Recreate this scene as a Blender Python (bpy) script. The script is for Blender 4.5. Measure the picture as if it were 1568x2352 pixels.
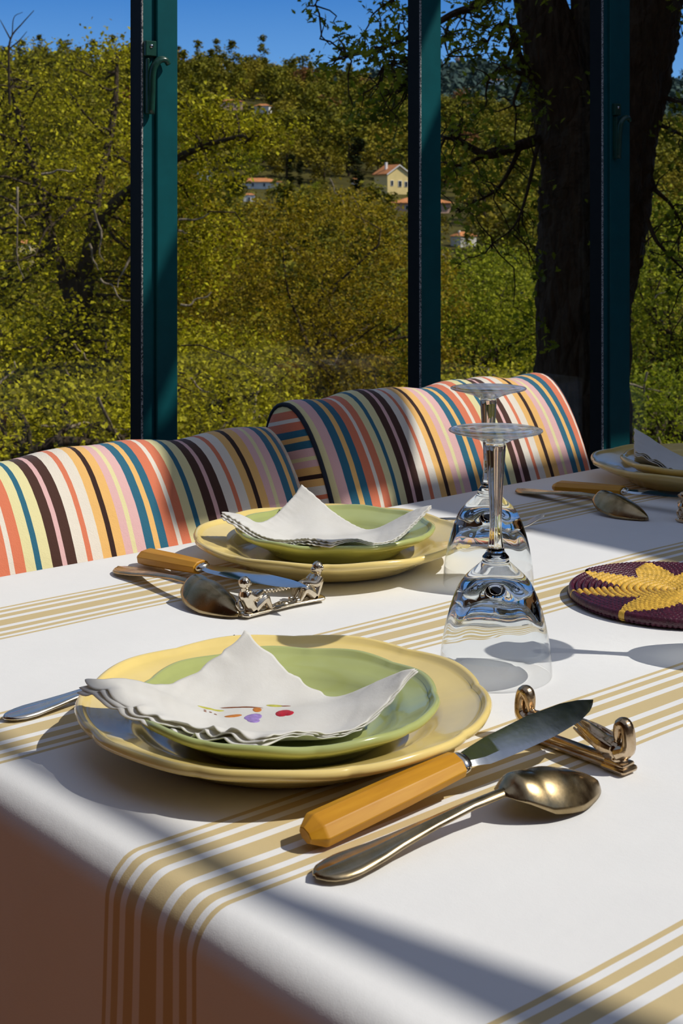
import bpy, bmesh, math, random
import numpy as np
from mathutils import Vector, Matrix, Quaternion

for o in list(bpy.data.objects):
    bpy.data.objects.remove(o, do_unlink=True)
scene = bpy.context.scene
COL = scene.collection
PI = math.pi
rng = np.random.default_rng(11)
random.seed(5)

# ------------------------------------------------------------------ camera
# x runs along the window wall, y points out through the windows, z up (metres)
EYE = Vector((0.0, 0.0, 1.10))
YAW = math.radians(41.0)
FPX = 3300.0
cam_d = bpy.data.cameras.new('camera')
cam = bpy.data.objects.new('camera', cam_d)
COL.objects.link(cam)
cam.location = EYE
cam.rotation_euler = (PI / 2, 0, -YAW)
cam_d.sensor_fit = 'VERTICAL'
cam_d.sensor_height = 36.0
cam_d.sensor_width = 24.0
cam_d.lens = FPX / 2352 * 36.0
cam_d.shift_y = -(1176 - 490) / 2352
cam_d.clip_start = 0.05
cam_d.clip_end = 6000
cam_d.dof.use_dof = True
cam_d.dof.focus_distance = 1.25
cam_d.dof.aperture_fstop = 32
scene.camera = cam
scene.cycles.transparent_max_bounces = 40
scene.cycles.max_bounces = 16
scene.cycles.transmission_bounces = 16

# ------------------------------------------------------------------ sky and sun
world = bpy.data.worlds.new('world')
scene.world = world
world.use_nodes = True
wn = world.node_tree
wn.nodes.clear()
w_out = wn.nodes.new('ShaderNodeOutputWorld')
w_bg = wn.nodes.new('ShaderNodeBackground')
w_tc = wn.nodes.new('ShaderNodeTexCoord')
w_sep = wn.nodes.new('ShaderNodeSeparateXYZ')
w_ramp = wn.nodes.new('ShaderNodeValToRGB')
wn.links.new(w_tc.outputs['Generated'], w_sep.inputs[0])
wn.links.new(w_sep.outputs['Z'], w_ramp.inputs[0])
wn.links.new(w_ramp.outputs[0], w_bg.inputs[0])
wn.links.new(w_bg.outputs[0], w_out.inputs[0])
el = w_ramp.color_ramp.elements
el[0].position = 0.0
el[0].color = (0.06, 0.07, 0.06, 1)
el[1].position = 0.02
el[1].color = (0.24, 0.43, 0.72, 1)
for p, c in ((0.09, (0.125, 0.315, 0.65)), (0.15, (0.05, 0.195, 0.53)), (0.35, (0.125, 0.215, 0.42)), (1.0, (0.25, 0.27, 0.345))):
    e = w_ramp.color_ramp.elements.new(p)
    e.color = (*c, 1)
w_bg.inputs[1].default_value = 1.22

SUN_EL = math.radians(48)
SUN_H = Vector((0.634, -0.773, 0.0)).normalized()
TO_SUN = (SUN_H * math.cos(SUN_EL) + Vector((0, 0, math.sin(SUN_EL)))).normalized()
sun_d = bpy.data.lights.new('sun', 'SUN')
sun_d.energy = 3.6
sun_d.angle = math.radians(0.53)
sun_d.color = (1.0, 0.95, 0.86)
sun = bpy.data.objects.new('sun', sun_d)
COL.objects.link(sun)
sun.rotation_euler = TO_SUN.to_track_quat('Z', 'Y').to_euler()
sun.location = (3, -3, 8)

vs = scene.view_settings
vs.view_transform = 'Standard'
vs.look = 'None'
vs.exposure = 0.0
vs.gamma = 1.0
vs.use_curve_mapping = False


# ------------------------------------------------------------------ helpers
def tag(o, label=None, cat=None, group=None, kind=None):
    if label: o['label'] = label
    if cat: o['category'] = cat
    if group: o['group'] = group
    if kind: o['kind'] = kind
    return o


def empty(name, loc=(0, 0, 0), rz=0.0, label=None, cat=None, group=None, kind=None):
    o = bpy.data.objects.new(name, None)
    COL.objects.link(o)
    o.location = loc
    o.rotation_euler = (0, 0, rz)
    o.empty_display_size = 0.02
    return tag(o, label, cat, group, kind)


def link(name, me, mat=None, parent=None, smooth=False, loc=None):
    o = bpy.data.objects.new(name, me)
    COL.objects.link(o)
    if mat is not None and len(me.materials) == 0:
        for m in (mat if isinstance(mat, (list, tuple)) else [mat]):
            me.materials.append(m)
    if smooth:
        me.polygons.foreach_set('use_smooth', [True] * len(me.polygons))
    if parent: o.parent = parent
    if loc is not None: o.location = loc
    return o


def from_bm(name, bm, mat=None, parent=None, smooth=False, loc=None, angle=None):
    me = bpy.data.meshes.new(name)
    bmesh.ops.recalc_face_normals(bm, faces=bm.faces)
    bm.to_mesh(me)
    bm.free()
    o = link(name, me, mat, parent, smooth, loc)
    if angle is not None:
        me.polygons.foreach_set('use_smooth', [True] * len(me.polygons))
        try:
            me.set_sharp_from_angle(angle=math.radians(angle))
        except Exception:
            pass
    return o


def arr_mesh(name, verts, faces, attr=None, matidx=None):
    """verts (n,3), faces (m,k) numpy arrays"""
    me = bpy.data.meshes.new(name)
    n = len(verts)
    m, k = faces.shape
    me.vertices.add(n)
    me.vertices.foreach_set('co', np.ascontiguousarray(verts, dtype=np.float32).ravel())
    me.loops.add(m * k)
    me.loops.foreach_set('vertex_index', np.ascontiguousarray(faces, dtype=np.int32).ravel())
    me.polygons.add(m)
    me.polygons.foreach_set('loop_start', np.arange(0, m * k, k, dtype=np.int32))
    if matidx is not None:
        me.polygons.foreach_set('material_index', np.ascontiguousarray(matidx, dtype=np.int32))
    me.update(calc_edges=True)
    if attr is not None:
        a = me.attributes.new('rnd', 'FLOAT', 'POINT')
        a.data.foreach_set('value', np.ascontiguousarray(attr, dtype=np.float32))
    return me


def box(bm, x0, x1, y0, y1, z0, z1, bev=0.0, seg=1):
    r = bmesh.ops.create_cube(bm, size=1.0)
    vs_ = r['verts']
    for v in vs_:
        v.co = Vector((x0 + (v.co.x + .5) * (x1 - x0), y0 + (v.co.y + .5) * (y1 - y0), z0 + (v.co.z + .5) * (z1 - z0)))
    if bev > 0:
        es = list({e for v in vs_ for e in v.link_edges})
        bmesh.ops.bevel(bm, geom=es, offset=bev, segments=seg, affect='EDGES', profile=0.5)


def sweep(pts, radii, seg=8, flat=None):
    """tube arrays along a polyline; flat = (sx, sy) section scale"""
    P = [Vector(p) for p in pts]
    n = len(P)
    V_ = []
    up = None
    for i in range(n):
        t = (P[min(i + 1, n - 1)] - P[max(i - 1, 0)]).normalized()
        if up is None:
            a = Vector((0, 0, 1)) if abs(t.z) < .9 else Vector((1, 0, 0))
            up = (a - t * a.dot(t)).normalized()
        else:
            up = (up - t * up.dot(t))
            up = up.normalized() if up.length > 1e-6 else t.orthogonal().normalized()
        s = t.cross(up)
        r = radii[i] if hasattr(radii, '__len__') else radii
        for k in range(seg):
            a = 2 * PI * k / seg
            V_.append(P[i] + (up * math.cos(a) * (flat[1] if flat else 1) + s * math.sin(a) * (flat[0] if flat else 1)) * r)
    F_ = []
    for i in range(n - 1):
        for k in range(seg):
            a, b = i * seg + k, i * seg + (k + 1) % seg
            F_.append((a, b, b + seg, a + seg))
    return V_, F_


def tube(bm, pts, radii, seg=8, flat=None, cap=True):
    V_, F_ = sweep(pts, radii, seg, flat)
    bv = [bm.verts.new(v) for v in V_]
    for f in F_:
        bm.faces.new([bv[i] for i in f])
    if cap:
        bm.faces.new([bv[i] for i in range(seg)][::-1])
        bm.faces.new([bv[len(V_) - seg + i] for i in range(seg)])


def ball(bm, c, r, sx=1, sy=1, sz=1, sub=2, rot=None):
    m = Matrix.Translation(Vector(c))
    if rot is not None: m = m @ rot.to_4x4()
    m = m @ Matrix.Diagonal((sx * r, sy * r, sz * r, 1))
    bmesh.ops.create_icosphere(bm, subdivisions=sub, radius=1.0, matrix=m)


def spline(pts, n):
    """Catmull-Rom through points, n samples"""
    P = np.array(pts, float)
    k = len(P)
    E_ = np.vstack([2 * P[0] - P[1], P, 2 * P[-1] - P[-2]])
    out = []
    for s in np.linspace(0, k - 1 - 1e-9, n):
        i = int(s)
        t = s - i
        a, b, c, d = E_[i], E_[i + 1], E_[i + 2], E_[i + 3]
        out.append(.5 * ((2 * b) + (-a + c) * t + (2 * a - 5 * b + 4 * c - d) * t * t + (-a + 3 * b - 3 * c + d) * t ** 3))
    return np.array(out)


def fuse(name, bm, voxel, mat, parent=None, smooth_it=4):
    """merge overlapping solids of one casting into one continuous skin"""
    me = bpy.data.meshes.new(name + '_raw')
    bm.to_mesh(me)
    bm.free()
    tmp = bpy.data.objects.new(name + '_raw', me)
    COL.objects.link(tmp)
    md = tmp.modifiers.new('r', 'REMESH')
    md.mode = 'VOXEL'
    md.voxel_size = voxel
    sm = tmp.modifiers.new('s', 'SMOOTH')
    sm.factor = .5
    sm.iterations = smooth_it
    dg = bpy.context.evaluated_depsgraph_get()
    new = bpy.data.meshes.new_from_object(tmp.evaluated_get(dg))
    new.name = name
    bpy.data.objects.remove(tmp, do_unlink=True)
    bpy.data.meshes.remove(me)
    new.materials.clear()
    return link(name, new, mat, parent, smooth=True)


def copy_tree(o, parent=None):
    c = o.copy()
    COL.objects.link(c)
    c.parent = parent
    for ch in [x for x in bpy.data.objects if x.parent == o]:
        copy_tree(ch, c)
    return c


def lathe(name, prof, seg, mat, parent=None, rfun=None, zfun=None, loc=None, closed=False):
    pr = np.array(prof, float)
    th = np.linspace(0, 2 * PI, seg, endpoint=False)
    n = len(pr)
    V_ = np.zeros((n, seg, 3))
    for i, (r, z) in enumerate(pr):
        rr = r if rfun is None else rfun(r, z, th, i)
        zz = z if zfun is None else zfun(r, z, th, i)
        V_[i, :, 0] = rr * np.cos(th)
        V_[i, :, 1] = rr * np.sin(th)
        V_[i, :, 2] = zz
    idx = np.arange(n * seg).reshape(n, seg)
    F_ = []
    rows = range(n if closed else n - 1)
    for i in rows:
        a = idx[i]
        b = idx[(i + 1) % n]
        F_.append(np.stack([a, np.roll(a, -1), np.roll(b, -1), b], 1))
    me = arr_mesh(name, V_.reshape(-1, 3), np.concatenate(F_))
    bm = bmesh.new()
    bm.from_mesh(me)
    bmesh.ops.remove_doubles(bm, verts=bm.verts, dist=1e-6)
    bmesh.ops.recalc_face_normals(bm, faces=bm.faces)
    bm.to_mesh(me)
    bm.free()
    return link(name, me, mat, parent, smooth=True, loc=loc)


# ------------------------------------------------------------------ materials
class NT:
    def __init__(s, name):
        s.m = bpy.data.materials.new(name)
        s.m.use_nodes = True
        s.t = s.m.node_tree
        s.t.nodes.clear()
        s.out = s.t.nodes.new('ShaderNodeOutputMaterial')

    def n(s, typ, **kw):
        x = s.t.nodes.new('ShaderNode' + typ)
        for k, v in kw.items(): setattr(x, k, v)
        return x

    def l(s, a, b): s.t.links.new(a, b)

    def math(s, op, a, b=None, c=None):
        x = s.n('Math', operation=op)
        for i, v in enumerate((a, b, c)):
            if v is None: continue
            if isinstance(v, (int, float)): x.inputs[i].default_value = v
            else: s.l(v, x.inputs[i])
        return x.outputs[0]

    def coord(s, kind='Object'):
        return s.n('TexCoord').outputs[kind]

    def noise(s, scale, detail=3, rough=.5, vec=None, dist=0.0):
        x = s.n('TexNoise')
        x.inputs['Scale'].default_value = scale
        x.inputs['Detail'].default_value = detail
        x.inputs['Roughness'].default_value = rough
        x.inputs['Distortion'].default_value = dist
        if vec is not None: s.l(vec, x.inputs['Vector'])
        return x.outputs['Fac']

    def ramp(s, fac, stops, mode='LINEAR'):
        x = s.n('ValToRGB')
        cr = x.color_ramp
        cr.interpolation = mode
        while len(cr.elements) > 1: cr.elements.remove(cr.elements[0])
        cr.elements[0].position = stops[0][0]
        cr.elements[0].color = (*stops[0][1], 1)
        for p, c in stops[1:]:
            e_ = cr.elements.new(p)
            e_.color = (*c, 1)
        s.l(fac, x.inputs[0])
        return x.outputs[0]

    def mix(s, fac, a, b, mode='MIX'):
        x = s.n('Mix', data_type='RGBA', blend_type=mode)
        for sock, v in ((x.inputs[0], fac), (x.inputs[6], a), (x.inputs[7], b)):
            if isinstance(v, (int, float)): sock.default_value = v
            elif isinstance(v, tuple): sock.default_value = (*v, 1)
            else: s.l(v, sock)
        return x.outputs[2]

    def bump(s, h, strength=.3, dist=.001):
        x = s.n('Bump')
        x.inputs['Strength'].default_value = strength
        x.inputs['Distance'].default_value = dist
        s.l(h, x.inputs['Height'])
        return x.outputs[0]

    def pbsdf(s, color=(.8, .8, .8), rough=.5, metal=0.0, spec=.5, normal=None, coat=0.0, sheen=0.0, ior=None, trans=0.0, sss=0.0):
        b = s.n('BsdfPrincipled')
        if isinstance(color, tuple): b.inputs['Base Color'].default_value = (*color, 1)
        else: s.l(color, b.inputs['Base Color'])
        if isinstance(rough, (int, float)): b.inputs['Roughness'].default_value = rough
        else: s.l(rough, b.inputs['Roughness'])
        b.inputs['Metallic'].default_value = metal
        b.inputs['Specular IOR Level'].default_value = spec
        b.inputs['Coat Weight'].default_value = coat
        b.inputs['Sheen Weight'].default_value = sheen
        b.inputs['Transmission Weight'].default_value = trans
        if ior: b.inputs['IOR'].default_value = ior
        if normal is not None: s.l(normal, b.inputs['Normal'])
        return b

    def done(s, sh):
        s.l(sh.outputs[0] if hasattr(sh, 'outputs') else sh, s.out.inputs[0])
        return s.m


def simple(name, color, rough=.5, metal=0.0, spec=.5, var=.12, nscale=20, bump=0.0, bscale=200, coat=0.0, bdist=.001):
    t = NT(name)
    co = t.coord()
    f = t.noise(nscale, 4, .6, co)
    lo = tuple(c * (1 - var) for c in color)
    hi = tuple(min(1, c * (1 + var)) for c in color)
    c = t.ramp(f, [(.3, lo), (.7, hi)])
    nrm = t.bump(t.noise(bscale, 3, .6, co), bump, bdist) if bump > 0 else None
    return t.done(t.pbsdf(c, rough, metal, spec, nrm, coat))


M = {}


def stripe_cloth():
    t = NT('striped_tablecloth')
    co = t.coord()
    sep = t.n('SeparateXYZ')
    t.l(co, sep.inputs[0])
    jit = t.math('MULTIPLY', t.math('SUBTRACT', t.noise(9, 2, .5, co), .5), .0022)
    y = t.math('ADD', sep.outputs['Y'], jit)
    P = .2445
    a = t.math('DIVIDE', t.math('SUBTRACT', y, .8735), P)
    a = t.math('SUBTRACT', t.math('FRACT', t.math('ADD', a, 100.5)), .5)
    a = t.math('MULTIPLY', t.math('ABSOLUTE', a), P / .05)
    W, B = (.80, .805, .80), (.60, .475, .245)
    st = [(0, B), (.149, W), (.276, B), (.446, W), (.556, B), (.684, W), (.778, B), (.854, W)]
    col = t.ramp(a, st, 'CONSTANT')
    dirt = t.ramp(t.noise(7, 5, .6, co), [(.35, (.955, .955, .96)), (.65, (1, 1, 1))])
    col = t.mix(1.0, col, dirt, 'MULTIPLY')
    h = t.math('ADD', t.math('MULTIPLY', t.noise(1400, 2, .5, co), .5), t.math('MULTIPLY', t.noise(40, 4, .6, co), 2.5))
    return t.done(t.pbsdf(col, .85, 0, .25, t.bump(h, .25, .0006), sheen=.15))


M['cloth'] = stripe_cloth()


def glaze(name, c, edge):
    t = NT(name)
    co = t.coord()
    f = t.noise(22, 4, .6, co)
    col = t.ramp(f, [(.3, tuple(x * .9 for x in c)), (.7, c)])
    h = t.noise(60, 2, .5, co)
    return t.done(t.pbsdf(col, .16, 0, .5, t.bump(h, .12, .0006), coat=.3))


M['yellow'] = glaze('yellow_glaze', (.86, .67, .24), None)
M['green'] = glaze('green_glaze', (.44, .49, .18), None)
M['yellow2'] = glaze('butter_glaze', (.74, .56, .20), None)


def linen():
    t = NT('white_linen')
    co = t.coord()
    c = t.ramp(t.noise(30, 4, .6, co), [(.3, (.79, .78, .75)), (.7, (.86, .86, .85))])
    h = t.math('ADD', t.noise(55, 4, .65, co), t.math('MULTIPLY', t.noise(1500, 2, .5, co), .15))
    b = t.pbsdf(c, .9, 0, .2, t.bump(h, .35, .0015), sheen=.1)
    tr = t.n('BsdfTranslucent')
    tr.inputs[0].default_value = (.85, .80, .62, 1)
    mx = t.n('MixShader')
    mx.inputs[0].default_value = .28
    t.l(b.outputs[0], mx.inputs[1])
    t.l(tr.outputs[0], mx.inputs[2])
    return t.done(mx)


M['linen'] = linen()


def metal(name, c1, c2, rough, rv=.12, scale=30):
    t = NT(name)
    co = t.coord()
    f = t.noise(scale, 6, .65, co)
    col = t.ramp(f, [(.35, c1), (.65, c2)])
    rr = t.ramp(t.noise(scale * 1.7, 5, .6, co), [(.3, (rough - rv * .5,) * 3), (.7, (rough + rv,) * 3)])
    h = t.noise(scale * 12, 3, .6, co)
    return t.done(t.pbsdf(col, rr, 1.0, .5, t.bump(h, .06, .0004)))


M['silver'] = metal('tarnished_silver', (.30, .22, .11), (.50, .39, .23), .24)
M['silver2'] = metal('bright_silver', (.60, .55, .46), (.76, .72, .64), .16)
M['bronze'] = metal('warm_cast_silver', (.42, .29, .16), (.66, .52, .36), .2, .1, 60)
M['pewter'] = metal('cast_pale_silver', (.55, .46, .33), (.78, .70, .56), .18, .1, 60)
M['steel'] = metal('polished_steel', (.50, .52, .52), (.66, .67, .66), .12, .06, 18)


def horn():
    t = NT('amber_handle')
    co = t.coord()
    mp = t.n('Mapping')
    mp.inputs['Scale'].default_value = (12, 90, 90)
    t.l(co, mp.inputs[0])
    c = t.ramp(t.noise(1.0, 4, .6, mp.outputs[0]), [(.25, (.40, .165, .006)), (.55, (.54, .25, .012)), (.8, (.64, .33, .025))])
    return t.done(t.pbsdf(c, .42, 0, .35))


M['horn'] = horn()


def thin_glass(name, tint=(.98, .99, .99), gain=1.0, extra=0.0):
    t = NT(name)
    tr = t.n('BsdfTransparent')
    tr.inputs[0].default_value = (*tint, 1)
    gl = t.n('BsdfGlossy')
    gl.inputs['Roughness'].default_value = 0.0
    lw = t.n('LayerWeight')
    lw.inputs[0].default_value = .5
    sch = t.math('MULTIPLY_ADD', t.math('POWER', lw.outputs['Facing'], 5.0), .96, .04)
    f = t.math('MULTIPLY', sch, gain)
    if extra: f = t.math('ADD', f, extra)
    mx = t.n('MixShader')
    t.l(f, mx.inputs[0])
    t.l(tr.outputs[0], mx.inputs[1])
    t.l(gl.outputs[0], mx.inputs[2])
    return t.done(mx)


M['pane'] = thin_glass('window_glass', (.99, .995, .99), .7)
M['bowl'] = thin_glass('goblet_wall_glass', (.99, .992, .992), .9)


def solid_glass(clear):
    t = NT('solid_crystal')
    g = t.n('BsdfGlass')
    g.inputs['Color'].default_value = (.98, .99, .99, 1)
    g.inputs['Roughness'].default_value = 0.0
    g.inputs['IOR'].default_value = 1.52
    tr = t.n('BsdfTransparent')
    tr.inputs[0].default_value = (.97, .98, .98, 1)
    if clear == 0: return t.done(g)
    mx = t.n('MixShader')
    mx.inputs[0].default_value = clear
    t.l(g.outputs[0], mx.inputs[1])
    t.l(tr.outputs[0], mx.inputs[2])
    return t.done(mx)


M['crystal'] = solid_glass(0)


def shoulder_glass():
    t = NT('bowl_crystal')
    g = t.n('BsdfGlass')
    g.inputs['Color'].default_value = (.98, .99, .99, 1)
    g.inputs['Roughness'].default_value = 0.0
    sep = t.n('SeparateXYZ')
    t.l(t.coord(), sep.inputs[0])
    mr = t.n('MapRange')
    for i_, v_ in ((1, .0185), (2, .050), (3, 1.01), (4, 1.52)): mr.inputs[i_].default_value = v_
    t.l(sep.outputs['Z'], mr.inputs[0])
    t.l(mr.outputs[0], g.inputs['IOR'])
    return t.done(g)


M['shoulder'] = shoulder_glass()
M['crystal_foot'] = solid_glass(.3)

M['teal'] = simple('teal_paint', (.002, .072, .083), .45, 0, .2, .10, 30, .08, 180)
M['teal_dark'] = simple('dark_green_hardware_paint', (.008, .05, .036), .3, 0, .5, .25, 60, .25, 260)
M['terracotta'] = simple('terracotta_tile', (.33, .125, .04), .6, 0, .3, .2, 8, .1, 60)
M['grout'] = simple('floor_grout', (.30, .24, .17), .9, 0, .2, .15, 20)
M['plaster'] = simple('ochre_plaster', (.19, .095, .035), .9, 0, .2, .12, 3, .2, 40)
M['plaster_pale'] = simple('cream_plaster', (.72, .62, .47), .9, 0, .2, .1, 3, .2, 40)
M['wood'] = simple('dark_wood', (.12, .07, .035), .55, 0, .35, .25, 12, .15, 60)
M['overhead_board'] = simple('painted_overhead_board', (.03, .08, .08), .5, 0, .4, .12, 8)


# ------------------------------------------------------------------ the room
def slab(name, x0, x1, y0, y1, z0, z1, mat, parent=None, kind='structure', bev=0.0):
    bm = bmesh.new()
    box(bm, x0, x1, y0, y1, z0, z1, bev)
    o = from_bm(name, bm, mat, parent)
    if kind and parent is None: o['kind'] = kind
    return o


fl = slab('floor', -2.6, 4.6, -3.6, 1.58, -.12, -.006, M['grout'])
tile_me = None
nx, ny = 0, 0
for i in range(18):
    for j in range(13):
        bm = None
        if tile_me is None:
            bm = bmesh.new()
            box(bm, -.195, .195, -.195, .195, -.02, 0, .003)
            tile_me = bpy.data.meshes.new('floor_tile')
            bm.to_mesh(tile_me)
            bm.free()
            tile_me.materials.append(M['terracotta'])
        o = link('floor_tile', tile_me, None, fl)
        o.location = (-2.4 + i * .4, -3.4 + j * .4, 0)
slab('wall_left', -2.75, -2.6, -3.6, 1.75, -.12, 2.75, M['plaster'])
slab('wall_back', -2.75, 4.75, -3.75, -3.6, -.12, 2.75, M['plaster_pale'])
slab('wall_window', -2.75, 4.75, 1.58, 1.75, -.6, .56, M['plaster'])
slab('wall_right', 4.6, 4.75, -3.6, 1.75, -.12, 2.75, M['plaster'])
slab('ceiling', -2.75, -.35, -3.75, 1.75, 2.6, 2.72, M['plaster'])
# unseen boards above the table, added and shaped to cast the shade below
ZR = 2.6


def roof(name, w0, w1, q0, q1, th=.04):
    """w, q: footprint carried down along the sun onto the table's zero level"""
    k = math.tan(SUN_EL)
    sx, sy = SUN_H.x / k, SUN_H.y / k
    slab(name, w0 + sx * ZR, w1 + sx * ZR, q0 + sy * ZR, q1 + sy * ZR, ZR, ZR + th, M['overhead_board'])


k_ = math.tan(SUN_EL)
bm = bmesh.new()
lo, hi = [], []
for q, a_, b_ in ((-.9, .17, .34), (.5, .075, .175), (.945, .036, .078), (1.1, .023, .040), (1.4, .018, .032), (3.4, .018, .034)):
    for lst, z_ in ((lo, ZR), (hi, ZR + .012)):
        lst.append([bm.verts.new((w_ + SUN_H.x / k_ * ZR, q + SUN_H.y / k_ * ZR, z_)) for w_ in (a_, b_)])
for i in range(5):
    for lst in (lo, hi):
        bm.faces.new((lst[i][0], lst[i][1], lst[i + 1][1], lst[i + 1][0]))
    for e_ in (0, 1):
        bm.faces.new((lo[i][e_], lo[i + 1][e_], hi[i + 1][e_], hi[i][e_]))
for i in (0, 5):
    bm.faces.new((lo[i][0], lo[i][1], hi[i][1], hi[i][0]))
from_bm('shade_board_1', bm, M['overhead_board'])['kind'] = 'structure'  # added board, its taper shaped to the shadow band on the cloth
roof('shade_board_2', .785, 2.05, .55, 1.80)
roof('shade_board_3', .45, .80, 1.815, 2.08)
roof('shade_board_4', .455, .53, 2.06, 3.4)
roof('shade_board_5', .575, .72, 2.06, 3.4)
roof('shade_board_6', .825, 1.75, 2.02, 2.68)
roof('trim_7', -.52, -.47, -1.2, 3.4)

# windows: leaf by leaf along the wall
WZ0, WZ1 = .56, 2.45
YG = 1.552
win_label = 0


def window(n, stiles, x0, x1, handle=None):
    """stiles: list of boxes (x0,x1,y0,y1); x0..x1: the pane"""
    e_ = empty('window_%d' % n, ((x0 + x1) / 2, YG, WZ0), kind='structure')
    cx, cy, cz = e_.location
    for (a, b, c, d) in stiles:
        bm = bmesh.new()
        box(bm, a - cx, b - cx, c - cy, d - cy, 0, WZ1 - WZ0, .0012)
        from_bm('stile', bm, M['teal'], e_)
    for nm, z0, z1 in (('bottom_rail', 0, .075), ('top_rail', WZ1 - WZ0 - .06, WZ1 - WZ0)):
        bm = bmesh.new()
        box(bm, x0 - cx, x1 - cx, 1.53 - cy, 1.556 - cy, z0, z1, .0012)
        from_bm(nm, bm, M['teal'], e_)
    bm = bmesh.new()
    box(bm, x0 - cx - .004, x1 - cx + .004, -.002, .002, .07, WZ1 - WZ0 - .055)
    from_bm('pane', bm, M['pane'], e_)
    return e_


w1 = window(1, [(.52, .556, 1.53, 1.556), (.998, 1.0165, 1.530, 1.556)], .556, .998)
w2 = window(2, [(1.0158, 1.0476, 1.524, 1.556)], 1.0476, 1.485)
w3 = window(3, [(1.485, 1.5285, 1.530, 1.556)], 1.5285, 1.909)
w4 = window(4, [(1.909, 1.924, 1.530, 1.556), (1.9225, 1.9755, 1.524, 1.556)], 1.9755, 2.42)
M['side_shade'] = simple('black_side_shade', (.004, .005, .005), .6, 0, .15, .3, 60)  # black put in for the shaded side of the stiles
t_ = NT('worn_edge_highlight')
c_ = t_.ramp(t_.noise(420, 4, .7, t_.coord()), [(.42, (.01, .02, .02)), (.58, (.45, .44, .42))])  # pale speckles: chipped edge and its highlight put into the colour
M['worn_glint'] = t_.done(t_.pbsdf(c_, .5, 0, .3))
for wn_, xb, y0_, edge_w in ((w1, .998, 1.5312, .0005), (w3, 1.485, 1.5312, .0012), (w4, 1.909, 1.5312, .0016)):
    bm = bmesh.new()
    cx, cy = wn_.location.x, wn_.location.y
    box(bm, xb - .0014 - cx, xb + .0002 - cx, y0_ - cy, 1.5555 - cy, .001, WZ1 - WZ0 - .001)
    from_bm('shade_strip', bm, M['side_shade'], wn_)
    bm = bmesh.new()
    box(bm, xb - .0016 - cx, xb + .0003 - cx, 1.5296 - cy - edge_w, 1.5308 - cy, .001, WZ1 - WZ0 - .001)
    from_bm('worn_highlight', bm, M['worn_glint'], wn_)
w0 = window(5, [(.085, .12, 1.53, 1.556), (.485, .52, 1.53, 1.556)], .12, .485)
w5 = window(6, [(2.42, 2.46, 1.53, 1.556), (2.86, 2.90, 1.53, 1.556)], 2.46, 2.86)
slab('wall_window_side', -2.75, .085, 1.58, 1.75, .56, 2.75, M['plaster'])
slab('wall_window_end', 2.9, 4.75, 1.58, 1.75, .56, 2.75, M['plaster'])
slab('wall_lintel', .085, 2.9, 1.58, 1.75, 2.45, 2.62, M['plaster'])
slab('trim_8', .085, 2.9, 1.575, 1.74, .53, .558, M['wood'])


def handle(win, x, y, z, flip=1):
    """espagnolette catch: keeper plate, upright lever, hooked nose"""
    cx, cy, cz = win.location
    e_ = empty('handle', (x - cx, y - cy, z - cz))
    e_.parent = win
    bm = bmesh.new()
    box(bm, -.008, .0085, -.006, .001, .027, .0465, .001)
    from_bm('keeper_plate', bm, M['teal_dark'], e_)
    bm = bmesh.new()
    pts = spline([(-.0005, -.005, -.046), (0, -.0065, -.02), (0, -.008, .004), (.0025, -.010, .0155), (.009, -.0125, .0225), (.0165, -.014, .0225), (.0205, -.0145, .017)], 26)
    rad = np.interp(np.linspace(0, 1, 26), [0, .15, .55, .8, 1], [.0066, .0062, .0058, .0056, .0045])
    tube(bm, pts, rad, 10, flat=(1.0, .75))
    from_bm('lever', bm, M['teal_dark'], e_, smooth=True)
    bm = bmesh.new()
    box(bm, -.0065, -.003, -.008, .001, -.046, .024, .001)
    from_bm('guide_rod', bm, M['teal_dark'], e_)
    bm = bmesh.new()
    ball(bm, (.0005, -.0065, .0395), .0028, 1, .5, 1)
    from_bm('screw', bm, M['steel'], e_, smooth=True)


handle(w1, 1.0065, 1.529, 1.271)
handle(w4, 1.9345, 1.523, 1.238)

# bench along the windows
slab('bench', .1, 2.6, 1.285, 1.56, .0, .44, M['wood'], kind=None)
tag(bpy.data.objects['bench'], 'dark wooden bench built along the windows behind the table', 'bench')

# ------------------------------------------------------------------ table and cloth
TZ = .75
TX0, TX1, TY0, TY1 = .418, 2.42, .10, 1.268
tb = empty('dining_table', (1.42, .69, 0), label='long wooden dining table under the striped white cloth', cat='table')
bm = bmesh.new()
box(bm, TX0 + .006 - 1.42, TX1 - .006 - 1.42, TY0 + .006 - .69, TY1 - .006 - .69, .715, TZ - .0015, .008)
from_bm('table_top', bm, M['wood'], tb)
for a in (-.9, .9):
    for b in (-.46, .40):
        bm = bmesh.new()
        box(bm, a - .035, a + .035, b - .035, b + .035, 0, .7145, .006)
        from_bm('leg', bm, M['wood'], tb)


def edge_profile(a, b, drop, r, n_flat, n_arc=10, n_drop=14):
    """distance along cloth -> (coordinate, dz, hang) from hem to hem"""
    out = []
    for k in range(n_drop):
        t = k / n_drop
        out.append((a, -(drop - (drop - r) * t), 1 - t))
    for k in range(n_arc):
        th = (PI / 2) * k / n_arc
        out.append((a + r - r * math.cos(th), -r + r * math.sin(th), 0))
    for k in range(n_flat + 1):
        out.append((a + r + (b - a - 2 * r) * k / n_flat, 0, 0))
    for k in range(1, n_arc + 1):
        th = (PI / 2) * k / n_arc
        out.append((b - r + r * math.sin(th), -r + r * math.cos(th), 0))
    for k in range(1, n_drop + 1):
        t = k / n_drop
        out.append((b, -r - (drop - r) * t, t))
    return np.array(out)


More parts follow.
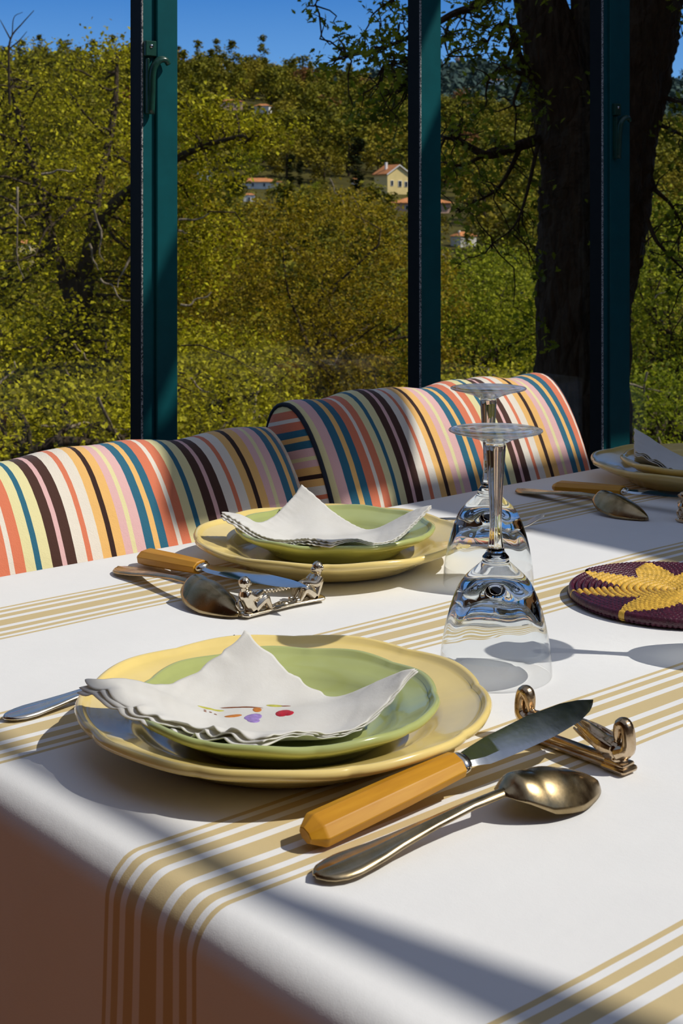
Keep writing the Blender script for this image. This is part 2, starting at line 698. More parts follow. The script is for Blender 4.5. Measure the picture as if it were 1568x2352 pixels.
pu = edge_profile(TX0 - .004, TX1 + .004, .42, .022, 240)
pv = edge_profile(TY0 - .004, TY1 + .002, .10, .016, 170)
nu, nv = len(pu), len(pv)
UU, VV = np.meshgrid(np.arange(nu), np.arange(nv), indexing='ij')
X = pu[UU, 0].copy()
Y = pv[VV, 0].copy()
DZ = np.minimum(pu[UU, 1], pv[VV, 1])
hu, hv = pu[UU, 2], pv[VV, 2]
left = UU < nu // 2
X += np.where(left, -1, 1) * hu * (.010 + .007 * np.sin(Y * 17 + 1.0) + .004 * np.sin(Y * 41))
Y += np.where(VV < nv // 2, -1, 1) * hv * (.010 + .008 * np.sin(X * 15 + .4))
flat = (DZ > -.004)
wr = (.0006 * np.sin(X * 7.1 + 2.3 * Y) * np.sin(Y * 6.3 - X) + .00035 * np.sin(X * 23 - Y * 11) * np.sin(Y * 19 + X * 5))
Z = TZ + DZ + np.where(flat, wr, 0) + .0012 * (hu + hv > 0) * 0
idx = np.arange(nu * nv).reshape(nu, nv)
fc = np.stack([idx[:-1, :-1], idx[1:, :-1], idx[1:, 1:], idx[:-1, 1:]], -1).reshape(-1, 4)
me = arr_mesh('tablecloth', np.stack([X, Y, Z], -1).reshape(-1, 3), fc)
cloth = link('tablecloth', me, M['cloth'], None, True)
tag(cloth, 'white tablecloth with groups of tan stripes hanging over the table edge', 'tablecloth')
sd = cloth.modifiers.new('thick', 'SOLIDIFY')
sd.thickness = .0012
sd.offset = -1.0
TOP = TZ + .0008


# ------------------------------------------------------------------ plates
def festoon(n, amp, rmax, ph=0.0):
    def f(r, z, th, i):
        w = np.clip((r / rmax - .66) / .34, 0, 1) ** 1.3
        a = np.abs(np.cos(n * (th + ph) / 2))
        return r * (1 + amp * w * (a ** .5 - .85))
    return f


def festoon_z(n, amp, rmax, ph=0.0):
    def f(r, z, th, i):
        w = np.clip((r / rmax - .72) / .28, 0, 1) ** 1.5
        return z + amp * w * np.cos(n * (th + ph))
    return f


DINNER = [(0, .0075), (.04, .0075), (.078, .0075), (.087, .0085), (.0945, .0125), (.1005, .0175), (.106, .0195), (.118, .0225), (.127, .0248), (.1305, .0262),
          (.1322, .0284), (.1342, .0294), (.1362, .0288), (.1372, .0265), (.1362, .0238), (.132, .0215), (.122, .017), (.110, .0125), (.100, .0075), (.092, .0025), (.086, 0), (.079, 0), (.076, .003), (0, .003)]
SALAD = [(0, .0065), (.03, .0065), (.056, .0065), (.0645, .0085), (.070, .0135), (.0745, .017), (.082, .0195), (.0915, .0228), (.0945, .0242), (.0962, .0265), (.0982, .0275), (.1002, .0268),
         (.1010, .0248), (.1000, .0225), (.095, .0195), (.086, .0145), (.076, .0105), (.069, .005), (.063, 0), (.058, 0), (.0555, .002), (0, .002)]


def plate(name, prof, mat, x, y, z, label, group, n=9, ph=0.0, amp=.026):
    rmax = max(p[0] for p in prof)
    o = lathe(name, prof, 216, mat, None, festoon(n, amp, rmax, ph), festoon_z(n, .0009, rmax, ph), (x, y, z))
    tag(o, label, 'plate', group)
    return o


P1, P2, P3 = (.600, .748), (.939, 1.098), (1.574, 1.106)
G1, G2, G3 = (.592, .736), (.9475, 1.100), (1.560, 1.092)
ZD = TOP
ZS = TOP + .0077
plate('dinner_plate', DINNER, M['yellow'], *P1, ZD, 'yellow scalloped dinner plate at the near end of the table', 'yellow dinner plates', 9, .2)
plate('dinner_plate', DINNER, M['yellow'], *P2, ZD, 'yellow scalloped dinner plate beside the striped cushions, behind the two goblets', 'yellow dinner plates', 9, .55)
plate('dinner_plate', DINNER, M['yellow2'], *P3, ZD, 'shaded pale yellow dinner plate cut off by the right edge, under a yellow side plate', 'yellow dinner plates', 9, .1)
plate('side_plate', SALAD, M['green'], *G1, ZS, 'green scalloped side plate on the near yellow dinner plate', 'side plates', 9, .33)
plate('side_plate', SALAD, M['green'], *G2, ZS, 'green scalloped side plate on the farther yellow plate beside the cushions', 'side plates', 9, .1)
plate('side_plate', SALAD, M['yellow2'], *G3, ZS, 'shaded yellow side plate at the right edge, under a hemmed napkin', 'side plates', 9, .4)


# ------------------------------------------------------------------ napkins
def salad_z(r):
    pr = SALAD[:11]
    return np.interp(r, [p[0] for p in pr], [p[1] for p in pr])


def napkin_surface(c, cor, lift, layer=0.0):
    """cor: 4 corners L,B,R,F (world xy); lift: their heights above the plate foot"""
    L_, B_, R_, F_ = [np.array(p, float) for p in cor]

    def xy(a, b):
        return (L_ * ((1 - a) * (1 - b))[..., None] + B_ * (a * (1 - b))[..., None] + R_ * (a * b)[..., None] + F_ * ((1 - a) * b)[..., None])

    def z(a, b, P):
        rad = np.hypot(P[..., 0] - c[0], P[..., 1] - c[1])
        zs = 0
        for d in (-.02, -.01, 0, .01, .02):
            zs = zs + salad_z(np.clip(rad + d, 0, .0985))
        zs = zs / 5 + .0035
        cl = (lift[0] * (1 - a) * (1 - b) + lift[1] * a * (1 - b) + lift[2] * a * b + lift[3] * (1 - a) * b)
        e_ = np.maximum(np.abs(a - .5), np.abs(b - .5)) * 2
        cn = (np.abs(a - .5) * np.abs(b - .5) * 4) ** 1.6
        zz = zs + (np.maximum(cl - zs, 0)) * cn
        zz = zz + .0007 * np.sin(a * 19 + b * 7) * np.sin(b * 13 - a * 5) + .0011 * np.sin((a - b) * 9.0 + 1.2) * (.4 + e_)
        return zz + layer
    return xy, z


def napkin(name, c, cor, lift, label, scal=(14, .0016), layers=3, shift=(-.0035, -.003), hem=0):
    root = empty(name, (c[0], c[1], ZS), label=label, cat='napkin', group='napkins on the side plates')
    N = 84
    a, b = np.meshgrid(np.linspace(0, 1, N), np.linspace(0, 1, N), indexing='ij')
    surf = None
    for k in range(layers):
        lay = .0013 * (layers - 1 - k)
        xy, zf = napkin_surface(c, cor, lift, lay)
        if k == 0: surf = (xy, zf)
        sc = 1 + .0 * k
        aa = a.copy()
        bb = b.copy()
        n_, am = scal
        # scalloped hem: the outline swings in and out, and ruffles up and down
        ee = .115
        wa0 = np.clip(1 - aa / ee, 0, 1)
        wa1 = np.clip((aa - 1 + ee) / ee, 0, 1)
        wb0 = np.clip(1 - bb / ee, 0, 1)
        wb1 = np.clip((bb - 1 + ee) / ee, 0, 1)
        P = xy(aa, bb)
        z = zf(aa, bb, P)
        L_, B_, R_, F_ = [np.array(p, float) for p in cor]
        ua = (B_ - L_)
        ub = (F_ - L_)
        s = .13
        jb = bb + .018 * np.sin(bb * 17 + k) + .012 * np.sin(bb * 41 + 2 * k)
        ja = aa + .018 * np.sin(aa * 15 + k) + .012 * np.sin(aa * 37 + k)
        da = (-wa0 * np.sin(jb * n_ * PI * 2 + k * 1.1) + wa1 * np.sin(jb * n_ * PI * 2 + k)) * am * .6 / s
        db = (-wb0 * np.sin(ja * n_ * PI * 2 + k * .7) + wb1 * np.sin(ja * n_ * PI * 2 + k)) * am * .4 / s
        P = P + ua * da[..., None] + ub * db[..., None]
        ruf = wa0 ** 1.5 * np.sin(jb * n_ * PI * 2 + k * 1.1 + 1.3) * (.6 + .4 * np.sin(bb * 9 + k))
        z = z + am * .95 * ruf + am * .25 * (wb1 ** 1.5) * np.sin(aa * n_ * 2 * PI + k)
        if k > 0:
            z = z - .0006 * k * wa0 ** .7
            P = P - ua * (wa0 * .012 * k)[..., None] + np.array(shift) * (k * .35) * wa0[..., None]
        V_ = np.concatenate([P - np.array([c[0], c[1]]), z[..., None]], -1)
        # keep lower layers inside the plate glaze
        idx_ = np.arange(N * N).reshape(N, N)
        f_ = np.stack([idx_[:-1, :-1], idx_[1:, :-1], idx_[1:, 1:], idx_[:-1, 1:]], -1).reshape(-1, 4)
        me_ = arr_mesh('fold', V_.reshape(-1, 3), f_)
        o = link('fold', me_, M['linen'], root, True)
        md = o.modifiers.new('t', 'SOLIDIFY')
        md.thickness = .0007
    return root, surf


def stitch(root, c, surf, cor, x, y, lx, ly, rot, mat):
    """a satin-stitch patch: a low pillow on the top fold at world (x, y)"""
    L_, B_, R_, F_ = [np.array(p, float) for p in cor]
    bm_ = bmesh.new()
    bmesh.ops.create_uvsphere(bm_, u_segments=12, v_segments=6, radius=1.0)
    A = np.stack([B_ - L_, F_ - L_], 1)
    for v in bm_.verts:
        px = x + math.cos(rot) * v.co.x * lx - math.sin(rot) * v.co.y * ly
        py = y + math.sin(rot) * v.co.x * lx + math.cos(rot) * v.co.y * ly
        ab = np.linalg.solve(A, np.array([px, py]) - L_)
        for _ in range(4):
            p_ = surf[0](np.array(ab[0]), np.array(ab[1]))
            ab = ab + np.linalg.solve(A, np.array([px, py]) - p_)
        ab = np.clip(ab, 0, 1)
        p_ = surf[0](np.array(ab[0]), np.array(ab[1]))
        z_ = float(surf[1](np.array(ab[0]), np.array(ab[1]), p_))
        v.co = Vector((px - c[0], py - c[1], z_ + .0006 + v.co.z * .0005))
    return from_bm('embroidery', bm_, mat, root, smooth=True)


def thread(name, c): return simple(name, c, .55, 0, .4, .25, 300, .4, 1500)


T_RED, T_ORG, T_PUR = thread('crimson_thread', (.45, .008, .025)), thread('orange_thread', (.50, .17, .02)), thread('violet_thread', (.30, .20, .50))
T_YG, T_BRN, T_PNK, T_TEAL = thread('moss_thread', (.50, .48, .06)), thread('brown_thread', (.20, .06, .015)), thread('pink_thread', (.55, .12, .20)), thread('teal_thread', (.02, .35, .30))

C1 = [(.480, .803), (.612, .8085), (.660, .684), (.524, .672)]
L1 = (.037, .046, .036, .0285)
nap1, s1 = napkin('napkin', G1, C1, L1, 'white scalloped napkin with red and violet embroidered flowers on the near green plate', (7, .0024), 3)
for (x, y, lx, ly, r_, m_) in [(.5889, .7357, .0050, .0040, .5, T_RED), (.5905, .7325, .0034, .0030, 1.2, T_RED), (.5700, .7435, .0060, .0038, .2, T_PUR), (.5668, .7390, .0042, .0034, 1.0, T_PUR),
                               (.5610, .7530, .0052, .0022, -.3, T_ORG), (.5800, .7520, .0038, .0024, .9, T_ORG), (.5775, .7600, .0095, .0009, -.75, T_BRN), (.5700, .7672, .0065, .0008, -.75, T_BRN),
                               (.5960, .7535, .0050, .0020, -.7, T_YG), (.6010, .7490, .0035, .0007, -.7, T_BRN), (.5545, .7740, .0050, .0017, -.6, T_YG), (.5600, .7690, .0040, .0012, -.7, T_YG),
                               (.5500, .7690, .0009, .0009, 0, T_BRN), (.5480, .7660, .0009, .0009, 0, T_BRN), (.5520, .7655, .0009, .0009, 0, T_BRN), (.5530, .7615, .0009, .0009, 0, T_BRN)]:
    stitch(nap1, G1, s1, C1, x, y, lx * 1.25, ly * 1.35, r_, m_)
C2 = [(.852, 1.163), (.968, 1.178), (1.026, 1.041), (.878, 1.024)]
L2 = (.038, .052, .040, .031)
nap2, s2 = napkin('napkin', G2, C2, L2, 'white folded napkin with a pink embroidered flower on the farther green plate', (22, .0009), 3)
for (x, y, lx, ly, r_, m_) in [(.9050, 1.0735, .0105, .0042, -.75, T_PNK), (.9110, 1.0640, .0060, .0030, -.75, T_RED), (.8990, 1.0850, .0060, .0035, -.4, T_PNK), (.9010, 1.0975, .0060, .0014, -.6, T_BRN), (.8960, 1.1020, .0035, .0015, .3, T_YG)]:
    stitch(nap2, G2, s2, C2, x, y, lx * 1.15, ly * 1.3, r_, m_)
C3 = [(1.470, 1.126), (1.546, 1.186), (1.655, 1.062), (1.538, 1.000)]
L3 = (.037, .054, .036, .034)
nap3, s3 = napkin('napkin', G3, C3, L3, 'grey shaded hemmed napkin with a teal stitch on the yellow plates at right', (10, .0018), 3)
stitch(nap3, G3, s3, C3, 1.512, 1.058, .009, .004, -.7, T_TEAL)

# ------------------------------------------------------------------ goblets standing upside down
BOWL_O = [(.0424, 0), (.0424, .004), (.0420, .012), (.0412, .020), (.0404, .026), (.0394, .0315)]


def goblet(x, y, rz, label):
    g = empty('goblet', (x, y, TOP), rz, label=label, cat='goblet', group='goblets standing upside down')
    # thin blown wall, thickening into a solid shoulder where it meets the stem
    oz = [0, .0006, .004, .011, .019, .027, .034, .0405, .049, .0575, .0655, .070, .0745, .0788, .0822, .0848, .0868]
    orr = [.0421, .0424, .0424, .0421, .0413, .0401, .0389, .0374, .0351, .0322, .0288, .0262, .0225, .0180, .0140, .0112, .0098]
    outer = lambda z: float(np.interp(z, oz, orr))
    zs_ = [.0006, .003, .006, .009, .012, .015, .0182]
    prof = [(outer(z) - .0007, z) for z in zs_[::-1]] + [(.0418, 0), (.0421, 0)] + [(outer(z), z) for z in zs_]
    lathe('bowl', prof, 128, M['bowl'], g)
    th_ = lambda z: float(np.interp(z, [.018, .024, .030, .038, .044, .050, .055, .060], [.00012, .00035, .00075, .0015, .0025, .0041, .0064, .0105]))
    zi = [.0185, .0215, .0245, .0275, .030, .033, .036, .040, .044, .048, .052, .0555, .059]
    st = [(0, .0672), (.005, .0668), (.010, .0652), (.0150, .0628)] + [(outer(z) - th_(z), z) for z in zi[::-1]] + [(outer(.0182) - .00006, .0182), (outer(.0182), .0182)]
    ni = len(st) - 2
    st += [(outer(z), z) for z in (.020, .0225, .025, .0275, .0305, .034, .0372, .0405, .0448, .049, .0532, .0575, .0615, .0655, .070, .0745, .0788, .0822, .0848, .0868)]
    st += [(.0102, .0880), (.0100, .0892), (.0082, .0912), (.0072, .0930), (0, .0930)]
    flute = lambda r, z, th, i: r * (1 + (.012 * np.cos(8 * th) * np.clip((z - .032) / .012, 0, 1) * np.clip((.064 - z) / .012, 0, 1) if i < ni else 0))
    lathe('shoulder', st, 128, M['shoulder'], g, rfun=flute)
    st = [(0, .0930), (.0072, .0930), (.0066, .0950), (.0054, .1010), (.0047, .1090), (.0046, .1180), (.0050, .1290), (.0058, .1420), (.0068, .1570), (.0076, .1690), (.0080, .1735), (.0072, .1752), (0, .1752)]
    fac = lambda r, z, th, i: r * (1 - .09 * (np.abs(((th * 8 / (2 * PI)) % 1) - .5) * 2) ** 2 * (1.0 if .091 < z < .174 else 0.0))
    lathe('stem', st, 96, M['crystal'], g, rfun=fac)
    ft = [(0, .17535), (.0078, .17535), (.0105, .1764), (.0130, .1778), (.0200, .1800), (.0280, .1822), (.0340, .1836), (.0354, .1842), (.0357, .1848), (.0354, .1853), (.0340, .1855), (.0250, .1846), (.0150, .1838), (0, .1835)]
    lathe('foot', ft, 96, M['crystal_foot'], g)
    return g


goblet(.803, .7456, .1, 'clear upside-down goblet nearest the camera, beside the near plate')
goblet(.9905, .929, .5, 'clear upside-down goblet standing behind the nearer goblet')
goblet(.978, .643, .9, 'clear upside-down goblet just out of frame at right, casting its shadow')


# ------------------------------------------------------------------ cutlery
def surf_loft(name, S, mat, parent, thick, nseg=17):
    """S: stations (x, halfwidth, zc, dome, ridge); convex-up metal sheet closed below"""
    ts = np.linspace(-1, 1, nseg)
    top, bot = [], []
    for (x, w, zc, dome, ridge) in S:
        z = zc + dome * (1 - np.abs(ts) ** 2.2) + ridge * (np.exp(-((np.abs(ts) - .80) / .12) ** 2) + .7 * np.exp(-(ts / .16) ** 2))
        edge = thick * np.clip(1 - np.abs(ts) ** 6, .12, 1)
        top.append(np.stack([np.full(nseg, x), ts * w, z + edge * .5], 1))
        bot.append(np.stack([np.full(nseg, x), ts * w * .985, z - edge * .5 - ridge * .6 * (ridge > 0)], 1))
    V_ = np.concatenate([np.array(top).reshape(-1, 3), np.array(bot).reshape(-1, 3)])
    n = len(S)
    it = np.arange(n * nseg).reshape(n, nseg)
    ib = it + n * nseg
    q = lambda A: np.stack([A[:-1, :-1], A[1:, :-1], A[1:, 1:], A[:-1, 1:]], -1).reshape(-1, 4)
    F_ = [q(it), q(ib)[:, ::-1]]
    for a_, b_ in ((0, 0), (nseg - 1, nseg - 1)):
        F_.append(np.stack([it[:-1, a_], it[1:, a_], ib[1:, a_], ib[:-1, a_]], 1))
    for r_ in (0, n - 1):
        F_.append(np.stack([it[r_, :-1], it[r_, 1:], ib[r_, 1:], ib[r_, :-1]], 1))
    me_ = arr_mesh(name, V_, np.concatenate(F_))
    bm_ = bmesh.new()
    bm_.from_mesh(me_)
    bmesh.ops.recalc_face_normals(bm_, faces=bm_.faces)
    bm_.to_mesh(me_)
    bm_.free()
    return link(name, me_, mat, parent, True)


def handle_stations(length, wend, wneck, n=40):
    S = []
    for k in range(n + 1):
        s = k / n
        x = s * length
        # pointed fiddle end, widest at s~.14, tapering to the neck
        w = np.interp(s, [0, .012, .05, .10, .16, .26, .4, .6, .8, 1], [.12, .40, .74, .93, 1.0, .86, .62, .42, .33, .32]) * wend
        w = max(w, wneck) if s > .5 else w
        zc = np.interp(s, [0, .1, .3, .55, .8, 1], [.0020, .0024, .0050, .0095, .0135, .0150])
        dome = np.interp(s, [0, .3, .6, 1], [.0012, .0014, .0018, .0022])
        ridge = np.interp(s, [0, .03, .1, .45, .7, 1], [0, .0007, .0011, .0008, .0003, 0])
        S.append((x, w, zc, dome, ridge))
    return S


def spoon(p0, p1, mat, label, length=.2):
    a = math.atan2(p1[1] - p0[1], p1[0] - p0[0])
    e_ = empty('spoon', (p0[0], p0[1], TOP), a, label=label, cat='spoon', group='tablespoons lying face down')
    Lh = length * .64
    surf_loft('handle', handle_stations(Lh, .0133, .0042), mat, e_, .0022)
    S = []
    Lb = length - Lh + .004
    n = 44
    for k in range(n + 1):
        s = k / n
        x = Lh - .004 + s * Lb
        w = .0222 * max(0, (math.sin(PI * min(1, s ** .80)) ** .62)) if 0 < s < 1 else 0.0
        w = max(w, .0042 * (1 - s * 6)) if s < .16 else w
        w = max(w, .0006)
        sh = math.sin(PI * min(1, s ** .85)) if 0 < s < 1 else 0
        zc = np.interp(s, [0, .12, .3, .6, 1], [.0150, .0120, .0050, .0012, .0014])
        dome = .0022 + .0165 * sh ** .8
        if s < .12: dome = np.interp(s, [0, .12], [.0022, .0022 + .0165 * sh ** .8])
        S.append((x, w, zc, dome * min(1, 1), 0))
    surf_loft('bowl', S, mat, e_, .0014, 25)
    return e_


spoon((.482, .576), (.690, .556), M['silver'], 'tarnished silver spoon lying face down beside the amber-handled knife in front', .209)
spoon((.757, 1.204), (.746, .994), M['silver'], 'tarnished spoon lying face down between the far amber-handled knife and the left table side', .211)
spoon((1.349, 1.216), (1.331, 1.000), M['silver'], 'dark tarnished spoon in the shade beside the right-hand yellow plates', .215)


def knife(p0, join, p1, z0, z1, roll, label, wh=.0108, hl=None, bl_mat=None):
    d = Vector((p1[0] - p0[0], p1[1] - p0[1], z1 - z0))
    L_ = d.length
    e_ = empty('knife', (p0[0], p0[1], z0))
    tag(e_, label, 'knife', 'knives with amber handles')
    q = d.to_track_quat('X', 'Z')
    e_.rotation_mode = 'QUATERNION'
    e_.rotation_quaternion = q @ Quaternion((1, 0, 0), roll)
    hl = L_ * .49 if hl is None else hl
    bm_ = bmesh.new()
    rings = []
    for (x, s) in ((0.0, .48), (.0075, .96), (.009, 1.0), (hl * .6, .93), (hl - .001, .80), (hl, .76)):
        ring = []
        hw, hh = wh * s, .0072 * s
        for (yy, zz) in ((-1, -.42), (-1, .42), (-.45, 1), (.45, 1), (1, .42), (1, -.42), (.45, -1), (-.45, -1)):
            ring.append(bm_.verts.new((x, yy * hw, zz * hh)))
        rings.append(ring)
    for a_, b_ in zip(rings[:-1], rings[1:]):
        for k in range(8):
            bm_.faces.new((a_[k], a_[(k + 1) % 8], b_[(k + 1) % 8], b_[k]))
    bm_.faces.new(rings[0])
    bm_.faces.new(rings[-1])
    bmesh.ops.bevel(bm_, geom=list(bm_.edges), offset=.00035, segments=1, affect='EDGES')
    from_bm('handle', bm_, M['horn'], e_, angle=14)
    bm_ = bmesh.new()
    tube(bm_, [(hl - .001, 0, 0), (hl + .004, 0, 0), (hl + .007, 0, 0)], [.0072, .0068, .0050], 14, flat=(1.15, .62))
    from_bm('ferrule', bm_, M['silver2'], e_, smooth=True)
    # blade: straight back, edge curving up to the point, with a flat-ground bevel
    bl = L_ - hl - .004
    bm_ = bmesh.new()
    secs = []
    n = 34
    for k in range(n + 1):
        s = k / n
        x = hl + .005 + s * bl
        up = np.interp(s, [0, .06, .2, .55, .8, .92, 1], [.0052, .0062, .0082, .0098, .0078, .0045, .0002])
        dn = np.interp(s, [0, .05, .12, .3, .6, .8, .92, .98, 1], [-.0052, -.0070, -.0098, -.0112, -.0118, -.0100, -.0062, -.0022, -.0002])
        h = .00125 * (1 - .75 * s) + .00015
        mid = dn + (up - dn) * .30
        secs.append([bm_.verts.new(v) for v in ((x, dn, 0), (x, mid, h), (x, up, h * .9), (x, up, -h * .9), (x, mid, -h))])
    for a_, b_ in zip(secs[:-1], secs[1:]):
        for k in range(5):
            bm_.faces.new((a_[k], a_[(k + 1) % 5], b_[(k + 1) % 5], b_[k]))
    bm_.faces.new(secs[0])
    bm_.faces.new(secs[-1])
    from_bm('blade', bm_, bl_mat or M['steel'], e_, angle=12)
    return e_


knife((.502, .608), None, (.733, .596), TOP + .0078, TOP + .0335, math.radians(22), 'knife with a faceted amber handle, its blade on the near duck rest', hl=.114)
knife((.790, 1.212), None, (.796, .962), TOP + .0078, TOP + .0245, math.radians(8), 'knife with an amber handle beside the farther plate, blade on the figure rest', wh=.0115, hl=.098)
knife((1.378, 1.180), None, (1.400, .962), TOP + .0078, TOP + .0245, math.radians(5), 'shaded knife with a brown amber handle beside the right-hand plates', wh=.0115, hl=.10)


def fork(p0, p1, mat, label, length=.205):
    """handle end p0, tines towards p1, lying on its back"""
    a = math.atan2(p1[1] - p0[1], p1[0] - p0[0])
    e_ = empty('fork', (p0[0], p0[1], TOP), a, label=label, cat='fork', group='silver forks beside the plates')
    Lh = length * .62
    surf_loft('handle', [(x, w, z * .55 + .0012, -.0002 + d * .4, r_) for x, w, z, d, r_ in handle_stations(Lh, .0112, .0038)], mat, e_, .0022)
    S = []
    for k in range(19):
        s = k / 18
        x = Lh - .003 + s * .034
        w = np.interp(s, [0, .3, .7, 1], [.0038, .0062, .0108, .0116])
        S.append((x, w, np.interp(s, [0, .5, 1], [.0076, .0048, .0030]), -.0012 * math.sin(PI * s * .5), 0))
    surf_loft('head', S, mat, e_, .0018, 11)
    x0 = Lh + .029
    for yy in (-.0093, -.0031, .0031, .0093):
        pts = spline([(x0, yy, .0030), (x0 + .015, yy, .0028), (x0 + .030, yy * .97, .0058), (length - .006, yy * .93, .0125), (length + .002, yy * .9, .0170)], 16)
        bm_ = bmesh.new()
        tube(bm_, pts, np.interp(np.linspace(0, 1, 16), [0, .6, 1], [.0023, .0020, .0008]), 8, flat=(1, .7))
        from_bm('tine', bm_, mat, e_, smooth=True)
    return e_


fork((.472, .8965), (.690, .9010), M['silver2'], 'silver fork handle reaching out from behind the near yellow plate', .205)
fork((1.075, 1.205), (1.208, 1.048), M['silver2'], 'silver fork with upturned tines seen behind the far goblet', .203)


# ------------------------------------------------------------------ knife rests
def duck_rest(x, y, rz, label):
    e_ = empty('knife_rest', (x, y, TOP), rz, label=label, cat='knife rest', group='cast figure knife rests')
    bm_ = bmesh.new()
    box(bm_, -.036, .036, -.0052, .0052, .0002, .0030, .0008)
    box(bm_, -.034, .034, -.0036, .0036, .0025, .0072, .0012, 2)
    for s in (-1, 1):
        box(bm_, s * .037 - .0095, s * .037 + .0095, -.0078, .0078, .0002, .0044, .0022, 2)
        box(bm_, s * .037 - .008, s * .037 + .008, -.0062, .0062, .0035, .0068, .0016, 2)
    from_bm('base_rail', bm_, M['bronze'], e_, angle=35)
    for s in (-1, 1):
        bm_ = bmesh.new()
        P = lambda a, b, c: (s * a, b, c)
        body = spline([P(.0005, 0, .0215), P(.008, 0, .0205), P(.017, 0, .0172), P(.025, 0, .0135), P(.032, 0, .0118), P(.039, 0, .0118)], 24)
        tube(bm_, body, np.interp(np.linspace(0, 1, 24), [0, .2, .5, .75, .92, 1], [.0024, .0040, .0062, .0078, .0074, .0050]), 14, flat=(.9, 1.0))
        neck = spline([P(.0375, 0, .0110), P(.0438, 0, .0150), P(.0446, 0, .0225), P(.0430, 0, .0290), P(.0398, 0, .0300), P(.0372, 0, .0262), P(.0362, 0, .0200), P(.0358, 0, .0165)], 30)
        tube(bm_, neck, np.interp(np.linspace(0, 1, 30), [0, .2, .45, .62, .78, .9, 1], [.0062, .0046, .0042, .0046, .0036, .0026, .0016]), 12, flat=(1.15, .9))
        for w_ in (-1, 1):
            wing = spline([P(.035, w_ * .0058, .0135), P(.027, w_ * .0070, .0150), P(.016, w_ * .0058, .0190), P(.005, w_ * .0030, .0222)], 16)
            tube(bm_, wing, np.interp(np.linspace(0, 1, 16), [0, .3, 1], [.0026, .0042, .0014]), 8, flat=(.6, 1.2))
            for f_ in range(3):
                fe = spline([P(.030 - f_ * .004, w_ * .0075, .0105 + f_ * .0016), P(.020 - f_ * .004, w_ * .0066, .0142 + f_ * .0012), P(.010 - f_ * .003, w_ * .0042, .0188)], 10)
                tube(bm_, fe, [.0009] * 10, 6)
        ball(bm_, P(.0365, 0, .0075), .0062, 1.1, 1.0, .6)
        fuse('duck', bm_, .00045, M['bronze'], e_, 2)
    return e_


duck_rest(.7225, .6030, PI / 2, 'bronze-toned knife rest of two ducks back to back holding the near knife blade')


def figure_rest(x, y, rz, label, mat):
    e_ = empty('knife_rest', (x, y, TOP), rz, label=label, cat='knife rest', group='cast figure knife rests')
    bm_ = bmesh.new()
    base = spline([(-.046, 0, .0022), (-.036, .0005, .0024), (-.015, -.0008, .0024), (.012, .0008, .0024), (.034, -.0003, .0024), (.046, 0, .0022)], 30)
    tube(bm_, base, np.interp(np.linspace(0, 1, 30), [0, .06, .2, .45, .75, .93, 1], [.0056, .0095, .0092, .0066, .0080, .0095, .0055]), 12, flat=(1, .30))
    for k in range(6):
        ball(bm_, (-.006 + k * .0045, .002 * math.sin(k * 2.1), .0042), .0026, 1.2, 1, .8, 1)
    fuse('base', bm_, .0006, mat, e_, 2)
    for s in (-1, 1):
        bm_ = bmesh.new()
        P = lambda a, b, c: (s * a, b, c)
        # seated figure leaning back against the rope, feet braced forward
        torso = spline([P(.0335, 0, .0070), P(.0365, 0, .0115), P(.0395, 0, .0175), P(.0410, 0, .0225)], 14)
        tube(bm_, torso, np.interp(np.linspace(0, 1, 14), [0, .35, .75, 1], [.0082, .0074, .0072, .0044]), 12, flat=(1.1, .85))
        tube(bm_, [P(.0408, 0, .0215), P(.0415, 0, .0250)], [.0036, .0034], 10)
        ball(bm_, P(.0412, 0, .0292), .0056, 1, .95, 1.08)
        ball(bm_, P(.0368, 0, .0280), .0030, 1.0, 1.0, .8)
        for w_ in (-1, 1):
            ball(bm_, P(.0424, w_ * .0054, .0298), .0020, .8, .6, 1)
            arm = spline([P(.0400, w_ * .0052, .0212), P(.0345, w_ * .0064, .0175), P(.0285, w_ * .0042, .0180), P(.0235, w_ * .0012, .0185)], 14)
            tube(bm_, arm, np.interp(np.linspace(0, 1, 14), [0, .5, 1], [.0036, .0028, .0022]), 8)
            ball(bm_, P(.0228, w_ * .0010, .0186), .0026, 1.1, .9, .9, 1)
            leg = spline([P(.0335, w_ * .0038, .0072), P(.0275, w_ * .0050, .0118), P(.0225, w_ * .0052, .0140), P(.0195, w_ * .0050, .0095), P(.0165, w_ * .0048, .0048)], 18)
            tube(bm_, leg, np.interp(np.linspace(0, 1, 18), [0, .5, .8, 1], [.0050, .0040, .0030, .0024]), 8)
            tube(bm_, [P(.0170, w_ * .0048, .0044), P(.0125, w_ * .0050, .0054)], [.0026, .0018], 8)
        tail = spline([P(.0375, 0, .0060), P(.0440, .003, .0055), P(.0460, .0045, .0100), P(.0440, .005, .0145)], 12)
        tube(bm_, tail, [.0015] * 10 + [.0012, .0009], 8)
        fuse('figure', bm_, .00042, mat, e_, 2)
    bm_ = bmesh.new()
    for ph in (0, PI):
        pts = []
        for k in range(70):
            t_ = k / 69
            xx = -.026 + t_ * .052
            a_ = t_ * 2 * PI * 7 + ph
            pts.append((xx, math.cos(a_) * .0010, .0186 - .0014 * math.sin(PI * t_) + math.sin(a_) * .0010))
        tube(bm_, pts, .0013, 7)
    from_bm('rope', bm_, mat, e_, smooth=True)
    return e_


figure_rest(.794, .994, .0, 'pale silver knife rest with two seated figures pulling a rope', M['pewter'])
figure_rest(1.398, .974, 0.05, 'dark knife rest figure cut off by the right edge of the picture', M['bronze'])

